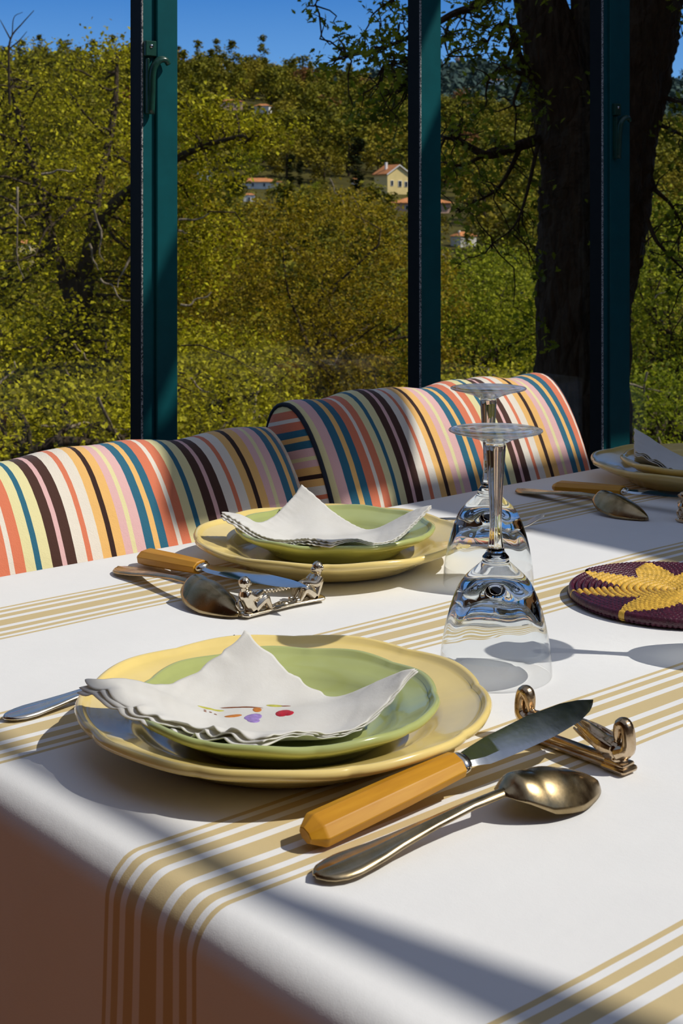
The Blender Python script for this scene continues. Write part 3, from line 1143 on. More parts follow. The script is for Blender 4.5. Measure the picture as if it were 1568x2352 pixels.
# ------------------------------------------------------------------ woven mat
def basket_mat(x, y, R_):
    e_ = empty('woven_mat', (x, y, TOP), 0, label='round coiled straw mat, plum with a yellow star, at the right edge', cat='mat')
    pitch = .0058
    turns = R_ / pitch - .5
    ds = .0014
    V_, F_, mi = [], [], []
    th = 2 * PI * .6
    ths = []
    while th < turns * 2 * PI:
        ths.append(th)
        th += ds / max(pitch * th / (2 * PI), .002)
    ths = np.array(ths)
    r = pitch * ths / (2 * PI)
    nseg = 8
    s_len = np.cumsum(np.full(len(ths), ds))
    st = np.abs(np.sin(s_len / .0046 * PI))           # stitches wrapping the coil
    rad_r = pitch * .53 * (.90 + .13 * st)
    rad_z = .0050 * (.82 + .22 * st)
    ang = np.arange(nseg) * 2 * PI / nseg
    rr = r[:, None] + rad_r[:, None] * np.cos(ang + .35 * (st[:, None] - .5))
    zz = .0052 + rad_z[:, None] * np.sin(ang)
    X_ = rr * np.cos(ths)[:, None]
    Y_ = rr * np.sin(ths)[:, None]
    V_ = np.stack([X_, Y_, np.maximum(zz, .0003)], -1)
    n = len(ths)
    idx_ = np.arange(n * nseg).reshape(n, nseg)
    f_ = np.stack([idx_[:-1], np.roll(idx_, -1, 1)[:-1], np.roll(idx_, -1, 1)[1:], idx_[1:]], -1)
    # eight skewed star points
    k = 8
    ph = math.radians(128)
    u_ = ((ths - ph) * k / (2 * PI)) % 1.0
    tip = .30
    saw = np.where(u_ < tip, u_ / tip, (1 - u_) / (1 - tip))
    lim = R_ * (.46 + .50 * saw)
    star = (r < lim)
    fs = f_[star[:-1]].reshape(-1, 4)
    fp = f_[~star[:-1]].reshape(-1, 4)
    for nm, ff, mt in (('star_inlay', fs, M['straw']), ('plum_coil', fp, M['plum'])):
        used, inv = np.unique(ff, return_inverse=True)
        me_ = arr_mesh(nm, V_.reshape(-1, 3)[used], inv.reshape(-1, 4).astype(np.int32))
        link(nm, me_, mt, e_, True)
    bm_ = bmesh.new()
    bmesh.ops.create_circle(bm_, cap_ends=True, segments=48, radius=R_ * .96, matrix=Matrix.Translation((0, 0, .0028)))
    from_bm('backing', bm_, M['plum'], e_)
    return e_


M['straw'] = simple('yellow_raffia', (.66, .40, .05), .42, 0, .5, .35, 160, .5, 900)
M['plum'] = simple('plum_raffia', (.060, .006, .022), .33, 0, .55, .4, 160, .5, 900)
basket_mat(1.0825, .782, .103)

# ------------------------------------------------------------------ cushions
CORAL, TEAL, AMBER = (.68, .19, .095), (.018, .125, .20), (.80, .47, .15)
PINK, BROWN, IVORY, LEMON, ESPR = (.72, .44, .43), (.058, .020, .012), (.76, .70, .60), (.74, .68, .36), (.030, .009, .005)
SEQ = [(0, CORAL), (.062, IVORY), (.087, CORAL), (.146, LEMON), (.2, TEAL), (.233, LEMON), (.291, BROWN), (.347, PINK), (.375, BROWN), (.431, IVORY), (.495, CORAL), (.526, IVORY), (.588, AMBER),
       (.637, ESPR), (.668, AMBER), (.724, PINK), (.773, LEMON), (.798, PINK), (.857, TEAL), (.911, AMBER), (.947, TEAL)]


def stripe_fabric(name, axis, period, phase):
    t = NT(name)
    co = t.coord()
    sep = t.n('SeparateXYZ')
    t.l(co, sep.inputs[0])
    v = t.math('ADD', sep.outputs[axis], t.math('MULTIPLY', t.math('SUBTRACT', t.noise(7, 2, .5, co), .5), .006))
    f = t.math('FRACT', t.math('ADD', t.math('DIVIDE', v, period), 50 - phase))
    col = t.ramp(f, SEQ, 'CONSTANT')
    h = t.math('ADD', t.noise(900, 2, .6, co), t.math('MULTIPLY', t.noise(22, 4, .6, co), 4.0))
    return t.done(t.pbsdf(col, .8, 0, .25, t.bump(h, .35, .0012), sheen=.2))


def cushion(name, xc, y, z, L_, H_, T_, lean, rz, mats, label, seed):
    """seat-back cushion: origin at the middle of its lower edge, leaning back by lean"""
    e_ = empty(name, (xc, y, z), rz, label=label, cat='cushion', group='striped bench cushions')
    e_.rotation_euler = (-lean, 0, rz)
    n, m = 90, 56
    # body: a closed sleeve round the x axis, section a soft rounded box
    r_ = np.random.default_rng(seed)
    xs = np.linspace(-1, 1, n)
    an = np.linspace(0, 2 * PI, m, endpoint=False)
    V_ = np.zeros((n, m, 3))
    for i, s in enumerate(xs):
        e1 = (1 - abs(s) ** 16)
        puff = .80 + .20 * max(e1, 0) ** .5
        ca, sa = np.cos(an), np.sin(an)
        sq = lambda c_, p_: np.sign(c_) * np.abs(c_) ** p_
        yy = sq(ca, .90) * T_ / 2 * puff
        zz = H_ / 2 + sq(sa, .86) * H_ / 2 * (.97 + .03 * max(e1, 0) ** .5)
        wob = .0022 * np.sin(s * 8 + an * 2 + seed) + .0012 * np.sin(s * 17 - an * 3 + seed * 2)
        V_[i, :, 0] = s * L_ / 2
        V_[i, :, 1] = yy * (1 + wob * 4)
        V_[i, :, 2] = zz + wob * np.clip((zz - H_ * .6) / (H_ * .4), 0, 1) * 1.3
    idx_ = np.arange(n * m).reshape(n, m)
    f_ = np.stack([idx_[:-1], idx_[1:], np.roll(idx_, -1, 1)[1:], np.roll(idx_, -1, 1)[:-1]], -1).reshape(-1, 4)
    me_ = arr_mesh('cover', V_.reshape(-1, 3), f_)
    link('cover', me_, mats[0], e_, True)
    for s, i in ((-1, 0), (1, n - 1)):
        ring = V_[i]
        c_ = ring.mean(0)
        rows = [ring]
        for k, (sc, bul) in enumerate(((.93, .010), (.75, .016), (.5, .019), (.2, .021))):
            q_ = c_ + (ring - c_) * sc
            q_[:, 0] += s * bul
            rows.append(q_)
        W = np.array(rows)
        id2 = np.arange(len(rows) * m).reshape(len(rows), m)
        g_ = np.stack([id2[:-1], np.roll(id2, -1, 1)[:-1], np.roll(id2, -1, 1)[1:], id2[1:]], -1).reshape(-1, 4)
        W2 = W.reshape(-1, 3)
        me_ = arr_mesh('side_panel', W2, g_)
        bm_ = bmesh.new()
        bm_.from_mesh(me_)
        bm_.verts.ensure_lookup_table()
        bm_.faces.new([bm_.verts[j] for j in id2[-1]])
        bmesh.ops.recalc_face_normals(bm_, faces=bm_.faces)
        bm_.to_mesh(me_)
        bm_.free()
        link('side_panel', me_, mats[1], e_, True)
        bm_ = bmesh.new()
        V2, F2 = sweep([tuple(p) for p in ring] + [tuple(ring[0]), tuple(ring[1])], .0032, 6)
        bv = [bm_.verts.new(v) for v in V2]
        for f in F2: bm_.faces.new([bv[i2] for i2 in f])
        from_bm('piping', bm_, mats[2], e_, smooth=True)
    return e_


pip = simple('dark_blue_piping', (.015, .02, .035), .7, 0, .3, .2, 60)
pip2 = simple('cream_piping', (.62, .52, .38), .7, 0, .3, .2, 60)
lean = math.radians(14)
cushion('bench_cushion', .775, 1.290, .441, .60, .412, .17, lean, 0,
        (stripe_fabric('striped_canvas_left', 'X', .199, (.672 - .775) / .199), stripe_fabric('striped_canvas_band', 'Z', .21, .1), pip2),
        'sunlit striped canvas cushion at the left, leaning on the bench behind the table', 3)
cushion('bench_cushion', 1.352, 1.290, .441, .470, .440, .17, lean, 0,
        (stripe_fabric('striped_canvas_right', 'X', .199, (1.150 - 1.352) / .199 - .93), stripe_fabric('striped_canvas_band_dark', 'Z', .17, .35), pip),
        'taller striped canvas cushion with dark piping, behind the goblets and half in shade', 8)

# ================================================================== outdoors
FWD = Vector((math.sin(YAW), math.cos(YAW), 0))
RGT = Vector((math.cos(YAW), -math.sin(YAW), 0))


def at(px, py, d):
    """point at depth d from the viewpoint along a sight line"""
    return EYE + FWD * d + RGT * ((px - 784) / FPX * d) + Vector((0, 0, -(py - 490) / FPX * d))


def to_px(p):
    q = Vector(p) - EYE
    d = q.dot(FWD)
    return 784 + FPX * q.dot(RGT) / d, 490 - FPX * q.z / d, d


def crest(px):
    return np.interp(px, [-900, -200, 0, 410, 540, 640, 760, 860, 1000, 1300, 1700, 2500], [150, 130, 118, 118, 128, 140, 172, 182, 220, 262, 300, 330])


def ground(x, y):
    q = Vector((x, y, 0))
    d = q.dot(FWD)
    s = q.dot(RGT)
    d = max(d, 1.0)
    px = 784 + FPX * s / max(d, 8)
    top = (490 - crest(px)) / FPX * 430 + 1.1 - 5.0
    z = np.interp(d, [0, 2, 8, 25, 60, 100, 150, 430, 470, 600], [-.6, -.7, -1.6, -5.0, -8.5, -7.5, -2.5, top, top - 1.0, top - 25])
    return float(z) + .5 * math.sin(x * .05 + 1) * math.sin(y * .043) * min(1, d / 60)


M['soil'] = simple('dry_olive_ground', (.075, .066, .016), .95, 0, .1, .4, .15, .4, 2, bdist=.2)
ds_ = np.concatenate([[3.2, 5, 8, 12, 18, 25, 35, 48, 60, 80, 100, 125, 150], np.linspace(175, 470, 26), [520, 600]])
ls_ = np.linspace(-.62, .62, 90)
V_ = []
for d in ds_:
    for l_ in ls_:
        p = FWD * float(d) + RGT * float(l_ * (d + 6))
        V_.append((p.x, p.y, ground(p.x, p.y)))
n, m = len(ds_), len(ls_)
idx = np.arange(n * m).reshape(n, m)
fc = np.stack([idx[:-1, :-1], idx[:-1, 1:], idx[1:, 1:], idx[1:, :-1]], -1).reshape(-1, 4)
tag(link('ground_hillside', arr_mesh('ground_hillside', np.array(V_), fc), M['soil'], None, True), kind='structure')


# ---- leaves
def foliage(name, dark, mid, light, nscale=1.2, trans=.35, rough=.55):
    t = NT(name)
    co = t.coord()
    at_ = t.n('Attribute')
    at_.attribute_name = 'rnd'
    f = t.math('ADD', t.math('MULTIPLY', at_.outputs['Fac'], .55), t.math('MULTIPLY', t.noise(nscale, 3, .6, co), .55))
    c = t.ramp(f, [(.22, dark), (.5, mid), (.8, light)])
    b = t.pbsdf(c, rough, 0, .12)
    tr = t.n('BsdfTranslucent')
    t.l(c, tr.inputs[0])
    mx = t.n('MixShader')
    mx.inputs[0].default_value = trans
    t.l(b.outputs[0], mx.inputs[1])
    t.l(tr.outputs[0], mx.inputs[2])
    return t.done(mx)


M['leaf_left'] = foliage('sunny_oak_leaves', (.09, .080, .003), (.29, .25, .007), (.62, .56, .018), 1.4)
M['leaf_mid'] = foliage('russet_oak_leaves', (.09, .060, .003), (.24, .165, .006), (.44, .33, .012), 1.0)
M['leaf_oak'] = foliage('green_oak_leaves', (.06, .085, .005), (.17, .21, .010), (.38, .40, .022), 2.0, .5)
M['leaf_fresh'] = foliage('fresh_green_leaves', (.08, .10, .006), (.22, .25, .012), (.46, .46, .025), .8)
M['leaf_pine'] = foliage('pine_needles', (.05, .055, .006), (.15, .14, .010), (.27, .24, .015), .25, .12, .7)
M['leaf_olive'] = foliage('olive_needles', (.09, .075, .006), (.22, .175, .012), (.36, .29, .02), .25, .15, .7)
M['leaf_haze'] = foliage('haze_blue_pines', (.030, .055, .050), (.05, .085, .072), (.075, .115, .085), .05, .05, .8)  # distance haze put into the needle colour as blue
M['leaf_cyp'] = foliage('cypress_green', (.008, .016, .004), (.018, .030, .006), (.036, .050, .008), .5, .1, .7)
M['leaf_rust'] = foliage('rusty_dry_crown', (.10, .045, .012), (.22, .10, .03), (.32, .16, .05), .5, .15, .7)


def bark(name, c0, c1, scale, strength):
    t = NT(name)
    co = t.coord()
    mp = t.n('Mapping')
    mp.inputs['Scale'].default_value = (1, 1, .28)
    t.l(co, mp.inputs[0])
    v = t.n('TexVoronoi', feature='DISTANCE_TO_EDGE')
    v.inputs['Scale'].default_value = scale
    t.l(mp.outputs[0], v.inputs['Vector'])
    nz = t.noise(scale * 1.3, 5, .65, mp.outputs[0])
    h = t.math('ADD', t.math('MULTIPLY', v.outputs['Distance'], 1.2), t.math('MULTIPLY', nz, .6))
    c = t.ramp(nz, [(.35, c0), (.7, c1)])
    return t.done(t.pbsdf(c, .9, 0, .1, t.bump(h, strength, .03)))


M['bark'] = bark('dark_oak_bark', (.030, .020, .012), (.085, .055, .030), 26, 1.0)
M['bark_pale'] = bark('pale_branch_bark', (.16, .12, .08), (.40, .32, .22), 40, .5)
M['bark_mid'] = bark('brown_branch_bark', (.035, .025, .015), (.09, .065, .04), 30, .6)

OAK_OUT = np.array([(0, -.5), (.10, -.36), (.06, -.24), (.24, -.14), (.12, -.02), (.30, .14), (.13, .22), (.17, .38), (0, .5), (-.17, .38), (-.13, .22), (-.30, .14), (-.12, -.02), (-.24, -.14), (-.06, -.24), (-.10, -.36)])
QUAD_OUT = np.array([(0, -.5), (.30, .02), (0, .5), (-.30, -.02)])


def leaf_arrays(P, size, r_, outline=QUAD_OUT, up=.35, droop=None):
    """one folded leaf per row of P"""
    n = len(P)
    nrm = r_.normal(size=(n, 3))
    nrm[:, 2] = np.abs(nrm[:, 2]) + up
    nrm /= np.linalg.norm(nrm, axis=1)[:, None]
    t_ = r_.normal(size=(n, 3))
    t_ -= nrm * (t_ * nrm).sum(1)[:, None]
    t_ /= np.linalg.norm(t_, axis=1)[:, None]
    b_ = np.cross(nrm, t_)
    s = (size * r_.uniform(.65, 1.3, n))[:, None]
    k = len(outline)
    V = np.zeros((n, k, 3))
    for j, (a, l) in enumerate(outline):
        V[:, j] = P + b_ * (a * s * 1.1) + t_ * (l * s) + nrm * (abs(a) * s * .35)
    F = np.arange(n * k).reshape(n, k)
    rnd = np.repeat(r_.uniform(0, 1, n), k)
    return V.reshape(-1, 3), F, rnd


def leaf_mesh(name, P, size, r_, outline=QUAD_OUT, up=.35):
    V, F, rnd = leaf_arrays(P, size, r_, outline, up)
    return arr_mesh(name, V, F, rnd)


def clumps(centres, per, spread, r_):
    n = len(centres)
    c = np.repeat(centres, per, 0)
    off = r_.normal(size=(n * per, 3)) * np.array([1, 1, .7])
    return c + off * np.repeat(spread * r_.uniform(.7, 1.3, n), per)[:, None]


def ellipsoid_pts(c, rad, n, r_, shell=.5):
    d = r_.normal(size=(n, 3))
    d /= np.linalg.norm(d, axis=1)[:, None]
    rr = shell + (1 - shell) * r_.uniform(0, 1, n) ** .6
    return np.array(c) + d * rr[:, None] * np.array(rad)


def branch_mesh(name, paths, mat, parent, seg=7):
    """paths: list of (points, r0, r1); one mesh = the branch work of one tree"""
    VV_, FF_ = [], []
    o_ = 0
    for pts, r0, r1 in paths:
        k = len(pts)
        rad = np.linspace(r0, r1, k)
        V, F = sweep([tuple(p) for p in pts], rad, seg)
        VV_.append(np.array([tuple(v) for v in V]))
        FF_.append(np.array(F) + o_)
        o_ += len(V)
    return link(name, arr_mesh(name, np.concatenate(VV_), np.concatenate(FF_)), mat, parent, True)


def wander(a, b, n, amp, r_):
    a, b = np.array(a, float), np.array(b, float)
    L_ = np.linalg.norm(b - a)
    k = 5
    ctl = [a + (b - a) * i / (k - 1) + (r_.normal(size=3) * amp * L_ if 0 < i < k - 1 else 0) for i in range(k)]
    return spline(ctl, n)


def grow_paths(root, tips, r_, r0=.05, amp=.08):
    """from a root point to every tip, sharing direction near the root"""
    out = []
    for t_ in tips:
        out.append((wander(root, t_, 12, amp, r_), r0 * r_.uniform(.5, 1), r0 * .12))
    return out


# ---- the sunny oak outside the left-hand pane
def left_oak():
    r_ = np.random.default_rng(21)
    base = at(120, 1000, 11.0)
    base.z = ground(base.x, base.y) - .2
    root = empty('oak_tree', base, label='sunlit yellow-green oak filling the left window pane', cat='tree', group='oaks close to the windows')
    B = np.array(base)
    cs = []
    for px, py, d, rx, rz_, n_, sh in [(-120, 560, 11.2, 1.55, 1.55, 300, .3), (120, 420, 11.5, .95, 1.00, 210, .2), (230, 700, 11.0, .8, 1.2, 190, .2), (505, 285, 10.6, .42, .24, 56, .1), (430, 420, 10.9, .40, .45, 50, .1), (620, 300, 10.4, .20, .13, 14, .1),
                                    (460, 560, 11.2, .50, .45, 60, .1), (40, 880, 10.4, 1.2, .75, 160, .2), (250, 930, 10.2, .8, .6, 110, .2), (480, 930, 10.6, .65, .35, 75, .2), (60, 230, 12.0, .95, .50, 120, .2), (250, 140, 12.0, .35, .24, 34, .1)]:
        cs.append(ellipsoid_pts(at(px, py, d), (rx, rx, rz_), n_, r_, sh))
    cs = np.concatenate(cs)
    P = clumps(cs, 34, .085, r_)
    P = P[r_.permutation(len(P))]
    link('leaves', leaf_mesh('leaves', P - B, .037, r_), M['leaf_left'], root)['kind'] = 'stuff'
    limbs = []
    tr = spline([base, at(110, 1050, 11), at(160, 820, 11), at(190, 640, 11)], 26)
    limbs.append((tr - B, .16, .10))
    limbs.append((spline([at(190, 640, 11), at(215, 545, 10.9), at(262, 468, 10.8), at(330, 415, 10.7), at(410, 362, 10.6), at(470, 335, 10.5), (at(540, 315, 10.4))], 34) - B, .062, .014))
    limbs.append((spline([at(175, 720, 11), at(120, 560, 11.1), at(90, 430, 11.3), at(50, 300, 11.6), at(20, 160, 11.8)], 30) - B, .06, .015))
    limbs.append((spline([at(190, 640, 11), at(230, 420, 11.3), at(262, 260, 11.6), at(270, 130, 11.8)], 26) - B, .05, .012))
    limbs.append((spline([at(90, 520, 11), at(120, 470, 11), at(150, 455, 10.9), at(225, 470, 10.8)], 18) - B, .03, .01))
    twig_tips = cs[r_.choice(len(cs), 160, replace=False)] - B
    anchors = np.concatenate([l_[0][6:] for l_ in limbs])
    for t_ in twig_tips:
        a = anchors[np.argmin(np.linalg.norm(anchors - t_, axis=1))]
        if np.linalg.norm(a - t_) < 1.6:
            limbs.append((wander(a, t_, 8, .07, r_), .014, .003))
    branch_mesh('branches', limbs, M['bark_mid'], root)['kind'] = 'stuff'
    pale = []
    for a, b in [((40, 430), (55, 640)), ((205, 560), (225, 620)), ((95, 400), (175, 380)), ((230, 640), (305, 690)), ((150, 830), (180, 900)), ((410, 505), (480, 490)), ((415, 700), (485, 670)), ((410, 530), (430, 535)), ((430, 870), (480, 900)), ((20, 470), (60, 520)), ((300, 590), (270, 660)), ((170, 790), (210, 830)), ((540, 960), (500, 990)), ((215, 480), (240, 600))]:
        pale.append((wander(at(*a, 10.3), at(*b, 10.3), 10, .06, r_) - B, .010, .004))
    for q_ in pale: branch_mesh('pale_branch', [q_], M['bark_pale'], root, 6)
    dead = [(spline([at(22, 240, 11), at(20, 130, 11), at(26, 85, 11), at(50, 55, 11), at(78, 24, 11)], 16) - B, .012, .003), (spline([at(24, 90, 11), at(8, 60, 11), at(0, 45, 11)], 8) - B, .006, .002),
            (spline([at(24, 110, 11), at(45, 92, 11), at(62, 72, 11)], 8) - B, .006, .002), (spline([at(28, 80, 11), at(32, 40, 11), at(52, 28, 11)], 8) - B, .005, .002)]
    for q_ in dead: branch_mesh('bare_twig', [q_], M['bark_mid'], root, 6)


left_oak()


# ---- the dense russet oak in the middle pane
def crown_tree(name, label, centre, rad, n_cl, per, leaf, mat, seed, spread=.16, shell=.72, trunk_r=.16, group='trees below the windows', nbranch=26, barkm='bark_mid', pale=8):
    r_ = np.random.default_rng(seed)
    c = np.array(centre, float)
    gz = ground(c[0], c[1])
    B = np.array([c[0], c[1], gz - .2])
    root = empty(name, B, label=label, cat='tree', group=group)
    # lumpy crown: sub-blobs on the main ellipsoid
    lob = ellipsoid_pts(c, np.array(rad) * .72, 26, r_, .75)
    cs = [ellipsoid_pts(c, rad, n_cl // 2, r_, shell)]
    for q in lob:
        cs.append(ellipsoid_pts(q, np.array(rad) * .36, max(3, n_cl // 52), r_, .6))
    cs = np.concatenate(cs)
    P = clumps(cs, per, spread, r_)
    link('leaves', leaf_mesh('leaves', P - B, leaf, r_), mat, root)['kind'] = 'stuff'
    paths = [(wander((0, 0, 0), c - B - np.array([0, 0, rad[2] * .35]), 14, .03, r_), trunk_r, trunk_r * .55)]
    rootp = c - B - np.array([0, 0, rad[2] * .4])
    tips = cs[r_.choice(len(cs), nbranch, replace=False)] - B
    paths += grow_paths(rootp, tips, r_, trunk_r * .3)
    branch_mesh('branches', paths, M[barkm], root)['kind'] = 'stuff'
    if pale:
        pp = []
        for t_ in cs[r_.choice(len(cs), pale, replace=False)] - B:
            d_ = r_.normal(size=3) * rad[0] * .12
            pp.append((wander(t_ - d_, t_ + d_, 8, .06, r_), trunk_r * .07, trunk_r * .03))
        for q_ in pp: branch_mesh('pale_branch', [q_], M['bark_pale'], root, 5)
    return root


crown_tree('oak_tree', 'broad russet-green oak crown filling the middle window pane', at(735, 745, 22), (2.35, 2.3, 2.15), 1000, 38, .058, M['leaf_mid'], 31, .125, .7, group='oaks close to the windows')
crown_tree('oak_tree', 'olive-green tree rising between the middle post and the dark trunk', at(1110, 790, 27), (1.75, 1.8, 1.9), 800, 26, .075, M['leaf_fresh'], 32, .17, .7)
crown_tree('oak_tree', 'low leafy tree behind the cushions under the middle pane', at(470, 900, 16), (1.15, 1.2, .72), 420, 26, .048, M['leaf_left'], 33, .12, .7)
crown_tree('oak_tree', 'bright green tree standing right of the dark trunk', at(1560, 700, 24), (1.5, 1.6, 1.9), 700, 26, .07, M['leaf_fresh'], 34, .17, .7)
crown_tree('oak_tree', 'shaded bush low behind the right-hand goblet', at(1130, 960, 14), (.85, .9, .5), 300, 24, .045, M['leaf_left'], 35, .11, .7)
crown_tree('oak_tree', 'dark green shrub low at the right behind the shaded plates', at(1530, 985, 13), (.75, .8, .55), 300, 24, .045, M['leaf_oak'], 36, .11, .7)
crown_tree('oak_tree', 'yellow-green bush low at the far left below the oak', at(60, 1010, 8.5), (1.0, .9, .36), 320, 26, .034, M['leaf_left'], 37, .08, .7)
crown_tree('oak_tree', 'russet tree half hidden behind the left window post', at(330, 560, 19), (1.1, 1.1, 1.3), 420, 26, .06, M['leaf_mid'], 38, .14, .7)


# ---- the big dark oak right outside
def big_oak():
    r_ = np.random.default_rng(77)
    D = 5.0
    base = at(1335, 1500, D)
    base.z = ground(base.x, base.y) - .1
    root = empty('big_oak', base, label='big dark forked oak trunk just outside the right-hand windows', cat='tree', group='oaks close to the windows')
    B = np.array(base)

    def limb(ctl, n, seg=28):
        pts = spline([c[:3] for c in ctl], n)
        rad = np.interp(np.linspace(0, 1, n), np.linspace(0, 1, len(ctl)), [c[3] for c in ctl])
        return pts, rad

    def w(px, py, wpx, d=D):
        p = at(px, py, d)
        return (p.x, p.y, p.z, wpx / 2 / FPX * d)
    VV_, FF_ = [], []
    o_ = 0
    for ctl, n in (([(B[0], B[1], B[2], .24), w(1335, 1150, 235), w(1335, 880, 212), w(1338, 700, 210), w(1360, 560, 240), w(1368, 430, 255), w(1360, 330, 240), w(1350, 250, 190)], 110),
                   ([w(1345, 420, 190), w(1318, 300, 165), w(1288, 190, 150), w(1260, 90, 128), w(1235, -10, 112), w(1200, -160, 105), w(1150, -420, 90), w(1060, -800, 60)], 90),
                   ([w(1392, 430, 200), w(1410, 320, 200), w(1428, 200, 205), w(1440, 80, 220), w(1452, -40, 230), w(1475, -220, 170), w(1560, -480, 120), w(1660, -900, 70)], 90),
                   ([w(1380, 260, 110), w(1362, 120, 95), w(1350, 0, 80), w(1340, -160, 75), w(1330, -400, 60)], 50)):
        pts, rad = limb(ctl, n)
        V, F = sweep([tuple(p) for p in pts], rad, 40)
        A = np.array([tuple(v) for v in V]).reshape(n, 40, 3)
        # furrowed bark: long ridges that wander
        ang = np.arange(40) * 2 * PI / 40
        for i in range(n):
            rid = .035 * np.sin(ang * 9 + 2.2 * math.sin(i * .21)) + .03 * np.sin(ang * 14 - i * .33) + .03 * np.sin(ang * 3 + i * .12) + r_.normal(size=40) * .018
            A[i] = pts[i] + (A[i] - pts[i]) * (1 + rid)[:, None]
        nm_ = 'trunk' if n == 110 else 'limb'
        link(nm_, arr_mesh(nm_, A.reshape(-1, 3) - B, np.array(F)), M['bark'], root, True)
    # branch work (screen-left of the trunk and above)
    br = []

    def B_(ctl, r0, r1, n=22):
        br.append((spline([at(*c) for c in ctl], n) - B, r0, r1))
    B_([(1245, 318, 5.0), (1180, 338, 4.9), (1120, 356, 4.8), (1080, 338, 4.8), (1045, 320, 4.7), (1020, 318, 4.7)], .022, .004)
    B_([(1190, 336, 4.9), (1130, 345, 4.85), (1095, 365, 4.8), (1060, 380, 4.8), (1015, 372, 4.8)], .011, .003)
    B_([(1195, 338, 4.9), (1165, 400, 4.9), (1135, 440, 4.9), (1080, 470, 4.8), (1040, 500, 4.8)], .009, .002)
    B_([(1235, 330, 4.9), (1222, 390, 4.8), (1205, 460, 4.8), (1180, 520, 4.7), (1130, 560, 4.7)], .008, .002)
    B_([(1250, 200, 5.0), (1200, 150, 4.9), (1180, 85, 4.8), (1170, 60, 4.8), (1140, 60, 4.8), (1120, 95, 4.8)], .018, .004)
    B_([(1262, 190, 5.0), (1200, 170, 4.9), (1160, 160, 4.9), (1125, 175, 4.8), (1115, 215, 4.8)], .012, .003)
    B_([(1180, 85, 4.8), (1165, 130, 4.8), (1130, 170, 4.8)], .008, .002)
    B_([(1205, 165, 4.9), (1180, 230, 4.9), (1185, 260, 4.9), (1180, 340, 4.9)], .007, .002)
    B_([(1215, -60, 5.0), (1110, 5, 4.8), (1040, 32, 4.6), (980, 68, 4.5), (940, 85, 4.5), (880, 110, 4.4), (800, 130, 4.4)], .016, .003, 30)
    B_([(985, 65, 4.5), (950, 110, 4.5), (930, 140, 4.4), (880, 150, 4.4)], .007, .002)
    B_([(945, 78, 4.5), (938, 130, 4.5), (935, 190, 4.5)], .006, .002)
    B_([(1035, 35, 4.6), (1022, 90, 4.6), (1030, 130, 4.6)], .006, .002)
    B_([(1100, -120, 4.9), (1000, -60, 4.7), (930, -20, 4.6), (870, 20, 4.5)], .014, .003)
    B_([(870, -160, 4.6), (790, -80, 4.5), (740, -20, 4.5), (724, 10, 4.5)], .010, .002)
    B_([(1490, 420, 5.0), (1508, 440, 4.9), (1540, 470, 4.9), (1568, 520, 4.9)], .011, .004)
    B_([(1500, 280, 5.0), (1545, 300, 4.9), (1600, 330, 4.9)], .009, .003)
    B_([(1497, 210, 5.0), (1560, 235, 4.9), (1620, 240, 4.9)], .010, .004)
    B_([(1470, 450, 4.9), (1500, 540, 4.8), (1530, 580, 4.8), (1590, 640, 4.8)], .009, .003)
    n_vis = len(br)
    # leaf sprays: twigs from the branches, lobed leaves at their tips
    spots = []
    for px, py, d, sx, sy, n_ in [(870, 105, 4.4, 55, 32, 26), (815, 128, 4.4, 30, 14, 10), (905, 25, 4.5, 30, 30, 18), (900, 150, 4.45, 40, 20, 14), (722, 10, 4.5, 9, 8, 4), (780, 118, 4.4, 12, 8, 3), (745, 148, 4.4, 14, 6, 4), (905, 215, 4.5, 32, 40, 20), (860, 270, 4.5, 30, 35, 12),
                                  (1040, 85, 4.6, 30, 18, 14), (1095, 45, 4.7, 42, 40, 30), (1150, 30, 4.8, 40, 40, 34), (1110, 120, 4.8, 40, 22, 18), (1170, 110, 4.8, 35, 40, 22), (1120, 205, 4.8, 45, 25, 14), (1200, 210, 4.9, 28, 30, 14), (1215, 280, 4.9, 18, 50, 18),
                                  (1060, 300, 4.75, 40, 30, 22), (1040, 370, 4.7, 35, 40, 22), (1110, 400, 4.8, 60, 50, 24), (1060, 470, 4.75, 45, 40, 18), (1215, 440, 4.9, 16, 50, 12), (1050, 560, 4.8, 30, 40, 8), (1210, 700, 4.9, 22, 120, 26), (1215, 880, 4.9, 20, 60, 12),
                                  (1552, 290, 4.9, 18, 40, 12), (1545, 480, 4.9, 22, 50, 14), (1540, 700, 4.9, 26, 90, 14), (1555, 30, 5.0, 14, 30, 8), (1330, 20, 5.0, 18, 20, 8), (1370, 190, 4.6, 14, 18, 6), (1365, 480, 4.78, 16, 40, 4)]:
        for _ in range(max(2, int(n_ * (.52 if px < 1235 and py > -1 and px > 930 else .8)))):
            spots.append(np.array(at(px + r_.normal() * sx, py + r_.normal() * sy, d + r_.normal() * .12)))
    spots = np.array(spots)
    anchors = np.concatenate([b_[0][2:] for b_ in br])
    for s_ in spots - B:
        a = anchors[np.argmin(np.linalg.norm(anchors - s_, axis=1))]
        if np.linalg.norm(a - s_) < .35:
            br.append((wander(a, s_, 6, .08, r_), .0032, .0012))
    # unseen canopy over the roof edge, placed to keep the trunk in shade
    up_c = np.concatenate([ellipsoid_pts(np.array([4.6, 2.2, 4.2]), (2.3, 1.6, 1.1), 330, r_, .2), ellipsoid_pts(np.array([5.6, 1.0, 5.0]), (2.2, 1.6, 1.0), 260, r_, .2), ellipsoid_pts(np.array([4.9, 1.9, 2.9]), (1.1, .7, .7), 120, r_, .1)])
    for t_ in up_c[::6] - B:
        br.append((wander(np.array(at(1320, -420, 5.0)) - B, t_, 8, .1, r_), .03, .006))
    branch_mesh('branches', br, M['bark'], root, 6)['kind'] = 'stuff'
    P = clumps(spots, 9, .026, r_)
